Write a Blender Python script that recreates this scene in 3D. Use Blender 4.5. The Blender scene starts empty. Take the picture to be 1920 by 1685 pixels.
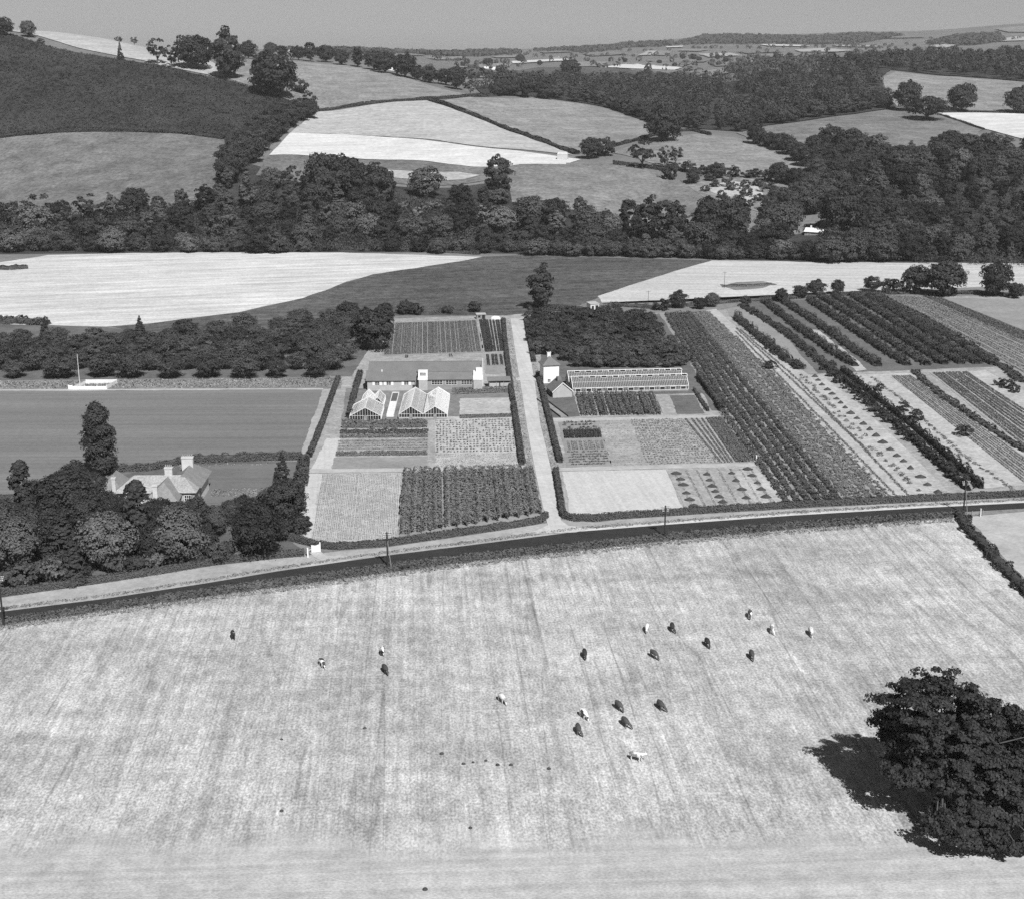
import bpy, bmesh, math, random
import numpy as np
from mathutils import Vector, Matrix, noise as mnoise
from mathutils.geometry import delaunay_2d_cdt
R = math.radians
rng = np.random.default_rng(7)
random.seed(7)
SC = bpy.context.scene
COL = SC.collection

# ---------------------------------------------------------------- camera, sky, sun, exposure
CAM_Z = 120.0
FPX = 2637.0            # focal length in pixels of the 1920 px wide photograph
PITCH = R(15.9)
cam = bpy.data.cameras.new('camera')
cam.sensor_width = 36.0
cam.lens = 36.0 * FPX / 1920.0
cam.clip_start = 1.0
cam.clip_end = 60000.0
camo = bpy.data.objects.new('camera', cam)
camo.location = (0, 0, CAM_Z)
camo.rotation_euler = (math.pi / 2 - PITCH, 0, 0)
COL.objects.link(camo)
SC.camera = camo

SUN_AZ, SUN_EL = R(161), R(46)     # compass bearing from +Y, elevation
world = bpy.data.worlds.new('World')
SC.world = world
world.use_nodes = True
wn, wl = world.node_tree.nodes, world.node_tree.links
wn.clear()
sky = wn.new('ShaderNodeTexSky'); sky.sky_type = 'NISHITA'; sky.sun_disc = False
sky.sun_elevation = SUN_EL; sky.sun_rotation = SUN_AZ
sky.altitude = 100; sky.air_density = 1.0; sky.dust_density = 0.6; sky.ozone_density = 1.0
# black-and-white plate: the film's response to the sky's red, green and blue
dotn = wn.new('ShaderNodeVectorMath'); dotn.operation = 'DOT_PRODUCT'
dotn.inputs[1].default_value = (0.92, 0.0, 0.0)
wl.new(sky.outputs[0], dotn.inputs[0])
bg = wn.new('ShaderNodeBackground'); bg.inputs['Strength'].default_value = 0.05
wl.new(dotn.outputs['Value'], bg.inputs['Color'])
wo = wn.new('ShaderNodeOutputWorld'); wl.new(bg.outputs[0], wo.inputs[0])

sun = bpy.data.lights.new('sun', 'SUN'); sun.energy = 4.6; sun.angle = R(0.53); sun.color = (1, 1, 1)
suno = bpy.data.objects.new('sun', sun); COL.objects.link(suno)
to_sun = Vector((math.sin(SUN_AZ) * math.cos(SUN_EL), math.cos(SUN_AZ) * math.cos(SUN_EL), math.sin(SUN_EL)))
suno.rotation_euler = (-to_sun).to_track_quat('-Z', 'Y').to_euler()
suno.location = (0, 0, 300)

vs = SC.view_settings
vs.view_transform = 'Standard'; vs.look = 'None'; vs.gamma = 1.0; vs.use_curve_mapping = False
vs.exposure = 0.3
SC.cycles.max_bounces = 5; SC.cycles.diffuse_bounces = 2; SC.cycles.glossy_bounces = 2
SC.cycles.transparent_max_bounces = 10; SC.cycles.volume_bounces = 0
SC.cycles.use_adaptive_sampling = True; SC.cycles.adaptive_threshold = 0.02
SC.cycles.use_denoising = False
SC.cycles.caustics_reflective = False; SC.cycles.caustics_refractive = False

# ---------------------------------------------------------------- materials (all greys: a black-and-white photograph)
def new_mat(name):
    m = bpy.data.materials.new(name); m.use_nodes = True
    return m, m.node_tree.nodes, m.node_tree.links

def mat(name, base, layers=(), rough=0.95, spec=0.1, obj_tone=False, coord='pos', bump=0.0, blend=None):
    """base grey multiplied by noise / stripe layers.
    noise layer: ('n', (sx,sy,sz), rotz, amount, detail, contrast)   stripe layer: ('w', period, rotz, amount, distortion)"""
    m, N, L = new_mat(name)
    bs = N['Principled BSDF']
    bs.inputs['Roughness'].default_value = rough
    bs.inputs['Specular IOR Level'].default_value = spec
    if coord == 'pos':
        src = N.new('ShaderNodeNewGeometry').outputs['Position']
    else:
        src = N.new('ShaderNodeTexCoord').outputs['Object']
    def mul(a, b):
        k = N.new('ShaderNodeMath'); k.operation = 'MULTIPLY'
        L.new(a, k.inputs[0])
        if isinstance(b, float): k.inputs[1].default_value = b
        else: L.new(b, k.inputs[1])
        return k.outputs[0]
    def chain(layers, base):
        val = None
        for i, ly in enumerate(layers):
            mp = N.new('ShaderNodeMapping'); L.new(src, mp.inputs['Vector'])
            if ly[0] in 'nl':
                _, sc3, rz, amt, det, con = ly
                # rotate first, then scale
                mp.inputs['Rotation'].default_value = (0, 0, rz)
                mp2 = N.new('ShaderNodeVectorMath'); mp2.operation = 'MULTIPLY'
                mp2.inputs[1].default_value = sc3
                L.new(mp.outputs[0], mp2.inputs[0])
                off = N.new('ShaderNodeVectorMath'); off.operation = 'ADD'; off.inputs[1].default_value = (13.7 * i, 5.1 * i, 2.3 * i)
                L.new(mp2.outputs[0], off.inputs[0])
                t = N.new('ShaderNodeTexNoise'); t.inputs['Scale'].default_value = 1.0
                t.inputs['Detail'].default_value = det; t.inputs['Roughness'].default_value = 0.6
                L.new(off.outputs[0], t.inputs['Vector'])
                f = t.outputs['Fac']; w = 0.5 / con
                if ly[0] == 'l':      # thin dark lines where a stretched noise crosses its middle value
                    q = N.new('ShaderNodeMath'); q.operation = 'SUBTRACT'; q.inputs[1].default_value = .5; L.new(f, q.inputs[0])
                    q2 = N.new('ShaderNodeMath'); q2.operation = 'ABSOLUTE'; L.new(q.outputs[0], q2.inputs[0])
                    q3 = N.new('ShaderNodeMapRange'); q3.inputs['From Min'].default_value = con*.4; q3.inputs['From Max'].default_value = con
                    q3.inputs['To Min'].default_value = 0.5-amt; q3.inputs['To Max'].default_value = .5; L.new(q2.outputs[0], q3.inputs['Value'])
                    f = q3.outputs[0]; w = .5; amt = 1.0
                    a_ = N.new('ShaderNodeMath'); a_.operation = 'ADD'; a_.inputs[1].default_value = 0.0; L.new(f, a_.inputs[0]); f = a_.outputs[0]
            else:
                _, per, rz, amt, dist = ly
                mp.inputs['Rotation'].default_value = (0, 0, rz)
                t = N.new('ShaderNodeTexWave'); t.wave_type = 'BANDS'; t.bands_direction = 'X'
                t.inputs['Scale'].default_value = math.pi / 10.0 / per * 1.0
                t.inputs['Distortion'].default_value = dist
                t.inputs['Detail'].default_value = 2.0
                t.inputs['Detail Scale'].default_value = 1.0
                L.new(mp.outputs[0], t.inputs['Vector'])
                f = t.outputs['Fac']; w = 0.5
            mr = N.new('ShaderNodeMapRange'); mr.clamp = True
            mr.inputs['From Min'].default_value = 0.5 - w; mr.inputs['From Max'].default_value = 0.5 + w
            mr.inputs['To Min'].default_value = 1 - amt; mr.inputs['To Max'].default_value = 1 + amt
            L.new(f, mr.inputs['Value'])
            val = mr.outputs['Result'] if val is None else mul(val, mr.outputs['Result'])
        if val is None:
            v = N.new('ShaderNodeValue'); v.outputs[0].default_value = 1.0; val = v.outputs[0]
        return val, mul(val, float(base))
    val, out = chain(layers, base)
    if blend:
        b2, l2, y0, y1 = blend
        _, out2 = chain(l2, b2)
        sx = N.new('ShaderNodeSeparateXYZ'); L.new(src, sx.inputs[0])
        nz = N.new('ShaderNodeTexNoise'); nz.inputs['Scale'].default_value = .07; nz.inputs['Detail'].default_value = 5; L.new(src, nz.inputs['Vector'])
        nm = N.new('ShaderNodeMath'); nm.operation = 'MULTIPLY_ADD'; nm.inputs[1].default_value = 22.0; L.new(nz.outputs['Fac'], nm.inputs[0]); L.new(sx.outputs['Y'], nm.inputs[2])
        mr = N.new('ShaderNodeMapRange'); mr.interpolation_type = 'SMOOTHSTEP'; mr.inputs['From Min'].default_value = y0+11; mr.inputs['From Max'].default_value = y1+11; L.new(nm.outputs[0], mr.inputs['Value'])
        mx = N.new('ShaderNodeMix'); mx.data_type = 'FLOAT'; L.new(mr.outputs[0], mx.inputs['Factor']); L.new(out2, mx.inputs['A']); L.new(out, mx.inputs['B']); out = mx.outputs['Result']
    if obj_tone:
        oi = N.new('ShaderNodeObjectInfo'); out = mul(oi.outputs['Color'], out)
    L.new(out, bs.inputs['Base Color'])
    if bump and layers:
        b = N.new('ShaderNodeBump'); b.inputs['Strength'].default_value = bump; b.inputs['Distance'].default_value = 0.3
        L.new(val, b.inputs['Height']); L.new(b.outputs[0], bs.inputs['Normal'])
    return m

def n(sx, amt, det=4, con=2.2, sy=None, rz=0.0):
    return ('n', (sx, sy if sy is not None else sx, sx), rz, amt, det, con)

ROW = R(4.0)     # the drill rows of the foreground stubble run a little left of straight away
M = {}
HEADLAND = [n(.2, .12, 4, 3.0), n(.03, .08, 3), n(.4, .10, 6, 2.6), ('n', (2.0, 3.4, 1), 0, .24, 3, 2.6), ('n', (.02, .6, 1), R(-3), .16, 4, 2.6)]
M['stubble'] = mat('stubble', 0.41, [n(.012, .09, 3), n(.045, .14, 4, 3.2), ('n', (.8, .28, 1), -ROW, .17, 5, 3.2), ('n', (2.4, 1.5, 1), -ROW, .36, 3, 3.0), n(.2, .14, 4, 3.2),
    ('n', (.30, .006, 1), -ROW, .10, 3, 3.0), ('n', (1.5, .02, 1), -ROW, .12, 2, 2.6), ('l', (.17, .0022, 1), -ROW, .11, 1, .010), ('l', (.10, .006, 1), -ROW+R(1), .09, 2, .012), ('n', (.012, .20, 1), R(-4), .08, 3, 2.8)], blend=(0.425, HEADLAND, 188, 203))
M['right_field'] = mat('right_field', 0.40, [n(.02, .12, 3), n(.15, .14, 5, 2.8), n(1.2, .16, 5)])
M['pale_stubble'] = mat('pale_stubble', 0.55, [n(.012, .10, 3), n(.12, .08, 4), n(.9, .20, 4, 2.6), ('n', (.012, .16, 1), R(-14), .16, 4, 3.0), ('n', (.03, .5, 1), R(-12), .16, 3, 2.8)])
M['pale_right'] = mat('pale_right', 0.49, [n(.02, .08, 3), n(.8, .20, 4, 2.6), ('n', (.015, .25, 1), R(3), .14, 3, 2.8)])
M['dark_crop'] = mat('dark_crop', 0.098, [n(.015, .24, 4), n(.2, .26, 5, 3), n(.9, .40, 4, 2.6), ('n', (.012, .2, 1), R(-12), .22, 3, 3.0)])
M['sports_turf'] = mat('sports_turf', 0.185, [n(.015, .08, 3), n(.9, .12, 4), ('n', (.004, .085, 1), R(0), .12, 3, 2.6), ('n', (.01, .4, 1), R(-1), .10, 2, 2.6)])
M['lawn'] = mat('lawn', 0.155, [n(.06, .12, 3), n(.9, .12, 4), ('n', (.02, .4, 1), 0, .08, 2, 2.4)])
M['orchard_grass'] = mat('orchard_grass', 0.135, [n(.05, .25, 4), n(.5, .2, 5), n(2, .15, 3)])
M['rough_grass'] = mat('rough_grass', 0.20, [n(.06, .2, 4), n(.5, .25, 5), n(2, .18, 3)])
M['verge'] = mat('verge', 0.36, [n(.05, .16, 4), n(.4, .18, 5), n(2, .16, 3)])
M['verge_dust'] = mat('verge_dust', 0.55, [n(.2, .12, 4), n(1.5, .12, 3)])
M['tarmac'] = mat('tarmac', 0.038, [n(.05, .12, 3), n(.6, .10, 4), ('n', (.02, .5, 1), R(8), .12, 3, 2.4), n(6, .12, 2)], rough=.9, spec=.1)
M['gravel'] = mat('gravel', 0.50, [n(.08, .12, 4), n(.7, .14, 5), n(3, .12, 3), ('n', (.55, .01, 1), R(-6), .10, 3, 2.4)])
M['path'] = mat('path', 0.42, [n(.2, .15, 4), n(1.5, .16, 4)])
M['soil_pale'] = mat('soil_pale', 0.42, [n(.05, .10, 3), n(.25, .10, 4, 3), n(.8, .20, 4, 2.8), n(2.5, .14, 3)])
M['soil_bare'] = mat('soil_bare', 0.50, [n(.05, .06, 3), n(.5, .07, 4), n(1.5, .14, 3, 2.6), ('n', (.8, .012, 1), R(-7), .08, 2, 2.6)])
M['soil_mid'] = mat('soil_mid', 0.27, [n(.07, .15, 4), n(.6, .16, 5), n(2.5, .14, 3)])
M['soil_speckle'] = mat('soil_speckle', 0.33, [n(.06, .15, 3), n(.35, .2, 5, 2.6), n(1.4, .28, 4, 2.4)])
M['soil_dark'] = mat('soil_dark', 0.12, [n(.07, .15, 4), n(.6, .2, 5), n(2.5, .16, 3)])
M['pasture'] = mat('pasture', 0.17, [n(.006, .18, 4), n(.04, .16, 5), n(.3, .18, 4)])
M['pasture_pale'] = mat('pasture_pale', 0.23, [n(.008, .16, 4), n(.05, .18, 5, 3), n(.35, .30, 5, 2.8), ('n', (.006, .06, 1), R(-20), .12, 4, 2.8), ('n', (.03, .3, 1), R(-12), .12, 3, 2.6)])
M['pasture_mid'] = mat('pasture_mid', 0.18, [n(.008, .18, 4), n(.05, .20, 5, 3), n(.35, .30, 5, 2.8), ('n', (.03, .3, 1), R(15), .12, 3, 2.6), ('n', (.008, .07, 1), R(25), .10, 3, 2.4)])
M['pasture_dull'] = mat('pasture_dull', 0.152, [n(.01, .18, 4), n(.06, .24, 5, 3), n(.35, .34, 5, 2.8), ('n', (.02, .16, 1), R(10), .08, 4, 2.8)])
M['white_stubble'] = mat('white_stubble', 0.58, [n(.01, .06, 3), n(.06, .08, 4), n(.35, .14, 4, 2.8), ('n', (.008, .1, 1), R(-18), .12, 3, 2.6)])
M['cream_stubble'] = mat('cream_stubble', 0.38, [n(.01, .10, 3), n(.06, .10, 4), n(.3, .2, 4, 2.8), ('n', (.01, .15, 1), R(-18), .14, 4, 2.8)])
M['bracken_soil'] = mat('bracken_soil', 0.045, [n(.02, .25, 4), n(.15, .25, 5)])
M['wood_floor'] = mat('wood_floor', 0.05, [n(.02, .3, 4), n(.2, .3, 4)])
M['leaf'] = mat('leaf', 0.052, [n(.35, .35, 3, 2.4)], obj_tone=True, rough=.7, spec=.25)
M['leaf_stuff'] = mat('leaf_stuff', 0.05, [n(.07, .50, 2, 3.2), n(.4, .3, 3)], rough=.8, spec=.2)
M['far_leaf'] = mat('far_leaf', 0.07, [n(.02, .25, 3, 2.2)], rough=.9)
M['bracken'] = mat('bracken', 0.052, [n(.010, .35, 4, 2.8), n(.05, .40, 4, 3)], rough=.9)
M['hedge_leaf'] = mat('hedge_leaf', 0.078, [n(.05, .15, 3), n(1.2, .25, 3)], rough=.8, spec=.2, obj_tone=True)
M['crop_leaf'] = mat('crop_leaf', 0.125, [n(.1, .15, 3), n(1.5, .25, 3)], rough=.8, spec=.2, obj_tone=True)
M['bark'] = mat('bark', 0.09, [n(1.5, .3, 4)], rough=.9, obj_tone=False)
M['pole_wood'] = mat('pole_wood', 0.035, [n(1.5, .25, 4)])
M['white_paint'] = mat('white_paint', 0.78, [n(.5, .08, 4, 2.8)], rough=.6, spec=.3)
M['white_wash'] = mat('white_wash', 0.72, [n(.4, .10, 4), n(2, .06, 3)], rough=.8)
M['brick'] = mat('brick', 0.27, [n(.5, .10, 4), n(4, .14, 2)], rough=.9)
M['brick_pale'] = mat('brick_pale', 0.40, [n(.5, .10, 4), n(4, .12, 2)], rough=.9)
M['roof_slate'] = mat('roof_slate', 0.16, [n(.25, .12, 4), n(2.5, .16, 3)], rough=.7, spec=.3)
M['roof_felt'] = mat('roof_felt', 0.19, [n(.3, .14, 4), n(2.5, .14, 3)], rough=.85)
M['roof_tile'] = mat('roof_tile', 0.33, [n(.35, .16, 4), n(2.2, .26, 3, 2.6)], rough=.9)
M['roof_tile_dull'] = mat('roof_tile_dull', 0.23, [n(.35, .14, 4), n(2.2, .18, 3, 2.4)], rough=.9)
M['stack'] = mat('stack', 0.55, [n(.5, .10, 4), n(3, .12, 3)], rough=.9)
M['dark_wood'] = mat('dark_wood', 0.05, [n(1.5, .2, 3)])
M['grey_wood'] = mat('grey_wood', 0.25, [n(1.5, .2, 3)])
M['hay'] = mat('hay', 0.50, [n(.4, .12, 4), n(2, .12, 3)])
M['heap'] = mat('heap', 0.06, [n(.5, .25, 4), n(2.5, .25, 3)])
M['window_dark'] = mat('window_dark', 0.03, rough=.15, spec=.5)
M['tarp'] = mat('tarp', 0.75, [n(.8, .08, 3)], rough=.6)
M['cow_dark'] = mat('cow_dark', 0.045, [n(1.2, .3, 3)], coord='obj', rough=.7, spec=.3, obj_tone=True)

def patched(name, lo, hi, thr, sc):
    m, N, L = new_mat(name); bs = N['Principled BSDF']
    bs.inputs['Roughness'].default_value = .75; bs.inputs['Specular IOR Level'].default_value = .2
    tc = N.new('ShaderNodeTexCoord'); oi = N.new('ShaderNodeObjectInfo')
    add = N.new('ShaderNodeVectorMath'); add.operation = 'ADD'
    mulr = N.new('ShaderNodeMath'); mulr.operation = 'MULTIPLY'; mulr.inputs[1].default_value = 40
    L.new(oi.outputs['Random'], mulr.inputs[0]); L.new(tc.outputs['Object'], add.inputs[0]); L.new(mulr.outputs[0], add.inputs[1])
    t = N.new('ShaderNodeTexNoise'); t.inputs['Scale'].default_value = sc; t.inputs['Detail'].default_value = 1.5
    L.new(add.outputs[0], t.inputs['Vector'])
    mr = N.new('ShaderNodeMapRange'); mr.inputs['From Min'].default_value = thr - .02; mr.inputs['From Max'].default_value = thr + .02
    mr.inputs['To Min'].default_value = lo; mr.inputs['To Max'].default_value = hi
    L.new(t.outputs['Fac'], mr.inputs['Value']); L.new(mr.outputs[0], bs.inputs['Base Color'])
    return m
M['cow_pied'] = patched('cow_pied', .06, .78, .5, 1.1)
M['cow_white'] = patched('cow_white', .25, .66, .45, 1.2)

def glass_mat(name, dust, clear):
    m, N, L = new_mat(name); N.remove(N['Principled BSDF'])
    out = N['Material Output']
    d = N.new('ShaderNodeBsdfDiffuse'); d.inputs[0].default_value = (dust, dust, dust, 1)
    g = N.new('ShaderNodeBsdfGlossy'); g.inputs['Roughness'].default_value = .05
    t = N.new('ShaderNodeBsdfTransparent')
    a = N.new('ShaderNodeMixShader'); a.inputs[0].default_value = clear
    L.new(d.outputs[0], a.inputs[1]); L.new(t.outputs[0], a.inputs[2])
    fr = N.new('ShaderNodeFresnel'); fr.inputs[0].default_value = 1.5
    b = N.new('ShaderNodeMixShader'); L.new(fr.outputs[0], b.inputs[0])
    L.new(a.outputs[0], b.inputs[1]); L.new(g.outputs[0], b.inputs[2])
    L.new(b.outputs[0], out.inputs['Surface'])
    return m
M['glass'] = glass_mat('glass', .15, .40)
M['glass_limed'] = glass_mat('glass_limed', .26, .2)
M['glass_white'] = glass_mat('glass_white', .72, .06)
M['glass_front'] = glass_mat('glass_front', .10, .75)

# ---------------------------------------------------------------- mesh helpers
def mk_mesh(name, V, Q=None, T=None, mats=(), qmat=None, smooth=False):
    """numpy mesh: V (n,3), Q (k,4) quads, T (k,3) triangles"""
    me = bpy.data.meshes.new(name)
    V = np.asarray(V, dtype=np.float32).reshape(-1, 3)
    Q = np.zeros((0, 4), np.int32) if Q is None else np.asarray(Q, np.int32).reshape(-1, 4)
    T = np.zeros((0, 3), np.int32) if T is None else np.asarray(T, np.int32).reshape(-1, 3)
    me.vertices.add(len(V)); me.vertices.foreach_set('co', V.ravel())
    nl = Q.size + T.size
    me.loops.add(nl); me.loops.foreach_set('vertex_index', np.concatenate([Q.ravel(), T.ravel()]))
    npoly = len(Q) + len(T)
    me.polygons.add(npoly)
    st = np.concatenate([np.arange(len(Q)) * 4, len(Q) * 4 + np.arange(len(T)) * 3]).astype(np.int32)
    me.polygons.foreach_set('loop_start', st)
    for m in mats: me.materials.append(m)
    if qmat is not None: me.polygons.foreach_set('material_index', np.asarray(qmat, np.int32))
    if smooth: me.polygons.foreach_set('use_smooth', np.ones(npoly, bool))
    me.update(calc_edges=True)
    return me

class MB:
    def __init__(s): s.v = []; s.f = []
    def add(s, verts, faces):
        o = len(s.v); s.v += [tuple(p) for p in verts]; s.f += [tuple(i + o for i in f) for f in faces]; return s
    def box(s, x0, x1, y0, y1, z0, z1):
        return s.add([(x0,y0,z0),(x1,y0,z0),(x1,y1,z0),(x0,y1,z0),(x0,y0,z1),(x1,y0,z1),(x1,y1,z1),(x0,y1,z1)],
                     [(3,2,1,0),(4,5,6,7),(0,1,5,4),(1,2,6,5),(2,3,7,6),(3,0,4,7)])
    def bar(s, a, b, w, h=None):
        """rectangular bar from a to b"""
        a, b = Vector(a), Vector(b); d = (b - a).normalized(); h = h or w
        up = Vector((0,0,1)) if abs(d.z) < .95 else Vector((0,1,0))
        sx = d.cross(up).normalized(); sz = sx.cross(d).normalized()
        vs_ = []
        for p in (a, b):
            for i, j in ((-1,-1),(1,-1),(1,1),(-1,1)): vs_.append(p + sx * (w/2*i) + sz * (h/2*j))
        return s.add(vs_, [(0,1,2,3),(7,6,5,4),(0,4,5,1),(1,5,6,2),(2,6,7,3),(3,7,4,0)])
    def slab(s, pts, t):
        """planar polygon thickened downwards by t (along its normal)"""
        P = [Vector(p) for p in pts]
        nn = Vector((0,0,0))
        for i in range(len(P)): nn += (P[i]-P[0]).cross(P[(i+1)%len(P)]-P[0])
        nn.normalize()
        if nn.z < 0: P.reverse(); nn.negate()
        k = len(P); low = [p - nn * t for p in P]
        return s.add(P + low, [tuple(range(k)), tuple(range(2*k-1, k-1, -1))] + [(i, k+i, k+(i+1)%k, (i+1)%k) for i in range(k)])
    def prism(s, poly, z0, z1):
        k = len(poly)
        return s.add([(x,y,z0) for x,y in poly] + [(x,y,z1) for x,y in poly],
                     [tuple(range(k-1,-1,-1)), tuple(range(k,2*k))] + [(i,(i+1)%k,k+(i+1)%k,k+i) for i in range(k)])
    def tube(s, pts, rad, seg=6):
        pts = [Vector(p) for p in pts]; o = len(s.v)
        ref = Vector((1, 0.13, 0.07)).normalized()
        for i, p in enumerate(pts):
            d = (pts[min(i+1,len(pts)-1)] - pts[max(i-1,0)]).normalized()
            a = d.cross(ref)
            if a.length < .05: a = d.cross(Vector((0,1,0)))
            a.normalize(); b = d.cross(a)
            for k in range(seg):
                t = 2*math.pi*k/seg; s.v.append(tuple(p + (a*math.cos(t)+b*math.sin(t))*rad[i]))
        for i in range(len(pts)-1):
            for k in range(seg):
                s.f.append((o+i*seg+k, o+i*seg+(k+1)%seg, o+(i+1)*seg+(k+1)%seg, o+(i+1)*seg+k))
        s.f.append(tuple(o+k for k in range(seg-1,-1,-1))); e = o+(len(pts)-1)*seg
        s.f.append(tuple(e+k for k in range(seg)))
        return s
    def mesh(s, name, *mats):
        me = bpy.data.meshes.new(name); me.from_pydata(s.v, [], s.f)
        for m in mats: me.materials.append(m)
        me.update(); return me
    def build(s, name, m, parent=None):
        return link(name, s.mesh(name, m), parent)

def link(name, data, parent=None, loc=(0,0,0), rz=0.0, sc=1.0, tone=None):
    o = bpy.data.objects.new(name, data); COL.objects.link(o)
    if parent is not None: o.parent = parent
    o.location = loc; o.rotation_euler = (0, 0, rz)
    o.scale = (sc, sc, sc) if np.isscalar(sc) else sc
    if tone is not None: o.color = (tone, tone, tone, 1)
    return o
def tag(o, label=None, cat=None, group=None, kind=None):
    if label: o['label'] = label
    if cat: o['category'] = cat
    if group: o['group'] = group
    if kind: o['kind'] = kind
    return o
def thing(name, label, cat, loc=(0,0,0), rz=0.0, group=None, sc=1.0):
    return tag(link(name, None, None, loc, rz, sc), label, cat, group)
def stuff(o, label, cat):
    return tag(o, label, cat, None, 'stuff')
def part_stuff(o):
    o['kind'] = 'stuff'; return o
ORD = ['first','second','third','fourth','fifth','sixth','seventh','eighth','ninth','tenth','eleventh','twelfth','thirteenth','fourteenth','fifteenth','sixteenth','seventeenth','eighteenth','nineteenth','twentieth']
ORD += ['twenty-' + w for w in ORD[:9]] + ['thirtieth'] + ['thirty-' + w for w in ORD[:9]] + ['fortieth']

# ---------------------------------------------------------------- the lie of the land
def ray(px, py):
    a = (px - 960.0) / FPX; b = (842.5 - py) / FPX
    return np.array([a, math.cos(PITCH) + b * math.sin(PITCH), -math.sin(PITCH) + b * math.cos(PITCH)])
def flat(px, py, z=0.0):
    """point of the level ground seen at a place of the photograph"""
    d = ray(px, py); s = (z - CAM_Z) / d[2]
    return (d[0]*s, d[1]*s)
Y0, Y1 = 850.0, 15000.0
CP = [  # px, py, distance: where the ground of the hills lies
 (-80,395,1050),(50,375,1050),(250,352,1050),(400,330,1050),(-80,268,1230),(0,262,1220),(100,248,1220),(250,247,1215),(400,262,1190),
 (-80,75,1480),(0,72,1480),(100,100,1450),(300,118,1420),(450,152,1380),(540,190,1330),(100,63,1560),(200,75,1570),(280,92,1560),(-80,62,1560),(-80,78,1760),(0,78,1760),(100,80,1760),(200,90,1760),(300,108,1760),(0,90,2200),(200,97,2200),(320,104,2200),
 (440,250,1220),(530,290,1120),(700,305,1100),(900,312,1080),(1080,303,1085),(580,208,1330),(700,195,1350),(810,188,1370),(880,180,1420),
 (450,112,1560),(560,116,1620),(650,124,1610),(740,140,1560),(870,173,1480),(1000,184,1450),(1100,205,1400),(1220,238,1310),(1100,278,1180),(960,240,1270),
 (1150,288,1130),(1300,252,1230),(1550,315,1080),(1400,332,1050),(1150,312,1065),(970,322,1045),(1100,382,960),(1320,400,940),(700,345,1010),
 (1400,240,1300),(1560,222,1350),(1700,210,1400),(1480,275,1180),(1800,250,1250),(1900,235,1300),(1660,143,1650),(1900,163,1600),(1680,195,1470),(1900,212,1420),
 (1200,195,1600),(1400,165,1700),(1600,125,1850),(1300,222,1450),(1500,195,1500),(1100,175,1650),(1750,132,1800),(1900,120,1900),
 (1600,385,960),(1800,335,1040),(1900,305,1100),(1700,275,1160),(2010,290,1110),(2010,160,1620),(2010,215,1430),(1450,385,960),
 (950,152,2000),(1050,142,2400),(1200,150,2050),(1350,140,2300),(1100,120,3000),(1300,115,3300),(900,124,3000),(1500,105,3300),
 (700,100,3500),(500,100,3500),(300,100,3500),(0,100,3500),(1700,100,3000),(1900,100,2800),
 (0,97,7500),(400,97,7500),(700,95,7500),(850,96,7200),(1000,92,6800),(1150,82,6300),(1250,77,6200),(1350,66,6600),(1500,67,7000),(1600,62,7000),(1750,58,6600),(1920,44,6200),(2010,44,6200),
 (1850,72,4800),(1700,80,4800),(1600,90,4600),(1400,92,4600),(1200,100,4600),(1000,106,4500),(800,103,4500),
]
pu, pv, pt = [], [], []
for px, py, Y in CP:
    d = ray(px, py); pu.append(d[0]/d[1]); pv.append(math.log(Y)); pt.append(d[2]/d[1])
for u in np.linspace(-.6, .6, 13):
    for Y, z in ((850, 0.0), (905, 1.5)): pu.append(u); pv.append(math.log(Y)); pt.append((z - CAM_Z)/Y)
    pu.append(u); pv.append(math.log(15000)); pt.append(-0.012)
    pu.append(u); pv.append(math.log(10000)); pt.append(-0.008)
pu, pv, pt = map(np.array, (pu, pv, pt))
def tk(du, dv):
    r2 = (du*3.0)**2 + dv**2
    return r2 * np.log(r2 + 1e-12)
A = tk(pu[:,None]-pu[None], pv[:,None]-pv[None]) + np.eye(len(pu))*1e-4
P = np.stack([np.ones_like(pu), pu, pv], 1)
sol = np.linalg.solve(np.block([[A, P],[P.T, np.zeros((3,3))]]), np.concatenate([pt, np.zeros(3)]))
wgt, aff = sol[:-3], sol[-3:]
GU = np.concatenate([np.linspace(-1.3,-.47,22)[:-1], np.linspace(-.47,.47,290), np.linspace(.47,1.3,22)[1:]])
GY = np.exp(np.linspace(math.log(Y0), math.log(Y1), 420))
UU = np.clip(GU, -.5, .5)
TT = np.zeros((len(GY), len(GU)))
for j, Y in enumerate(GY):
    TT[j] = tk(UU[:,None]-pu[None], math.log(Y)-pv[None]) @ wgt + aff[0] + aff[1]*UU + aff[2]*math.log(Y)
ZZ = CAM_Z + TT * GY[:,None]
ramp = np.clip((GY-850)/70, 0, 1); ramp = ramp*ramp*(3-2*ramp)
ZZ = np.maximum(ZZ, 0) * ramp[:,None]
def height(x, y):
    x = np.asarray(x, float); y = np.asarray(y, float)
    yy = np.clip(y, Y0, Y1); u = np.clip(x/yy, GU[0], GU[-1])
    fj = np.clip((np.interp(yy, GY, np.arange(len(GY)))), 0, len(GY)-1.001); j = fj.astype(int); fj = fj-j
    fi = np.clip((np.interp(u, GU, np.arange(len(GU)))), 0, len(GU)-1.001); i = fi.astype(int); fi = fi-i
    z = (ZZ[j,i]*(1-fj)*(1-fi)+ZZ[j+1,i]*fj*(1-fi)+ZZ[j,i+1]*(1-fj)*fi+ZZ[j+1,i+1]*fj*fi)
    return np.where(y < Y0, 0.0, z)
STEP = np.exp(np.linspace(math.log(830), math.log(14500), 5000))
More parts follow.
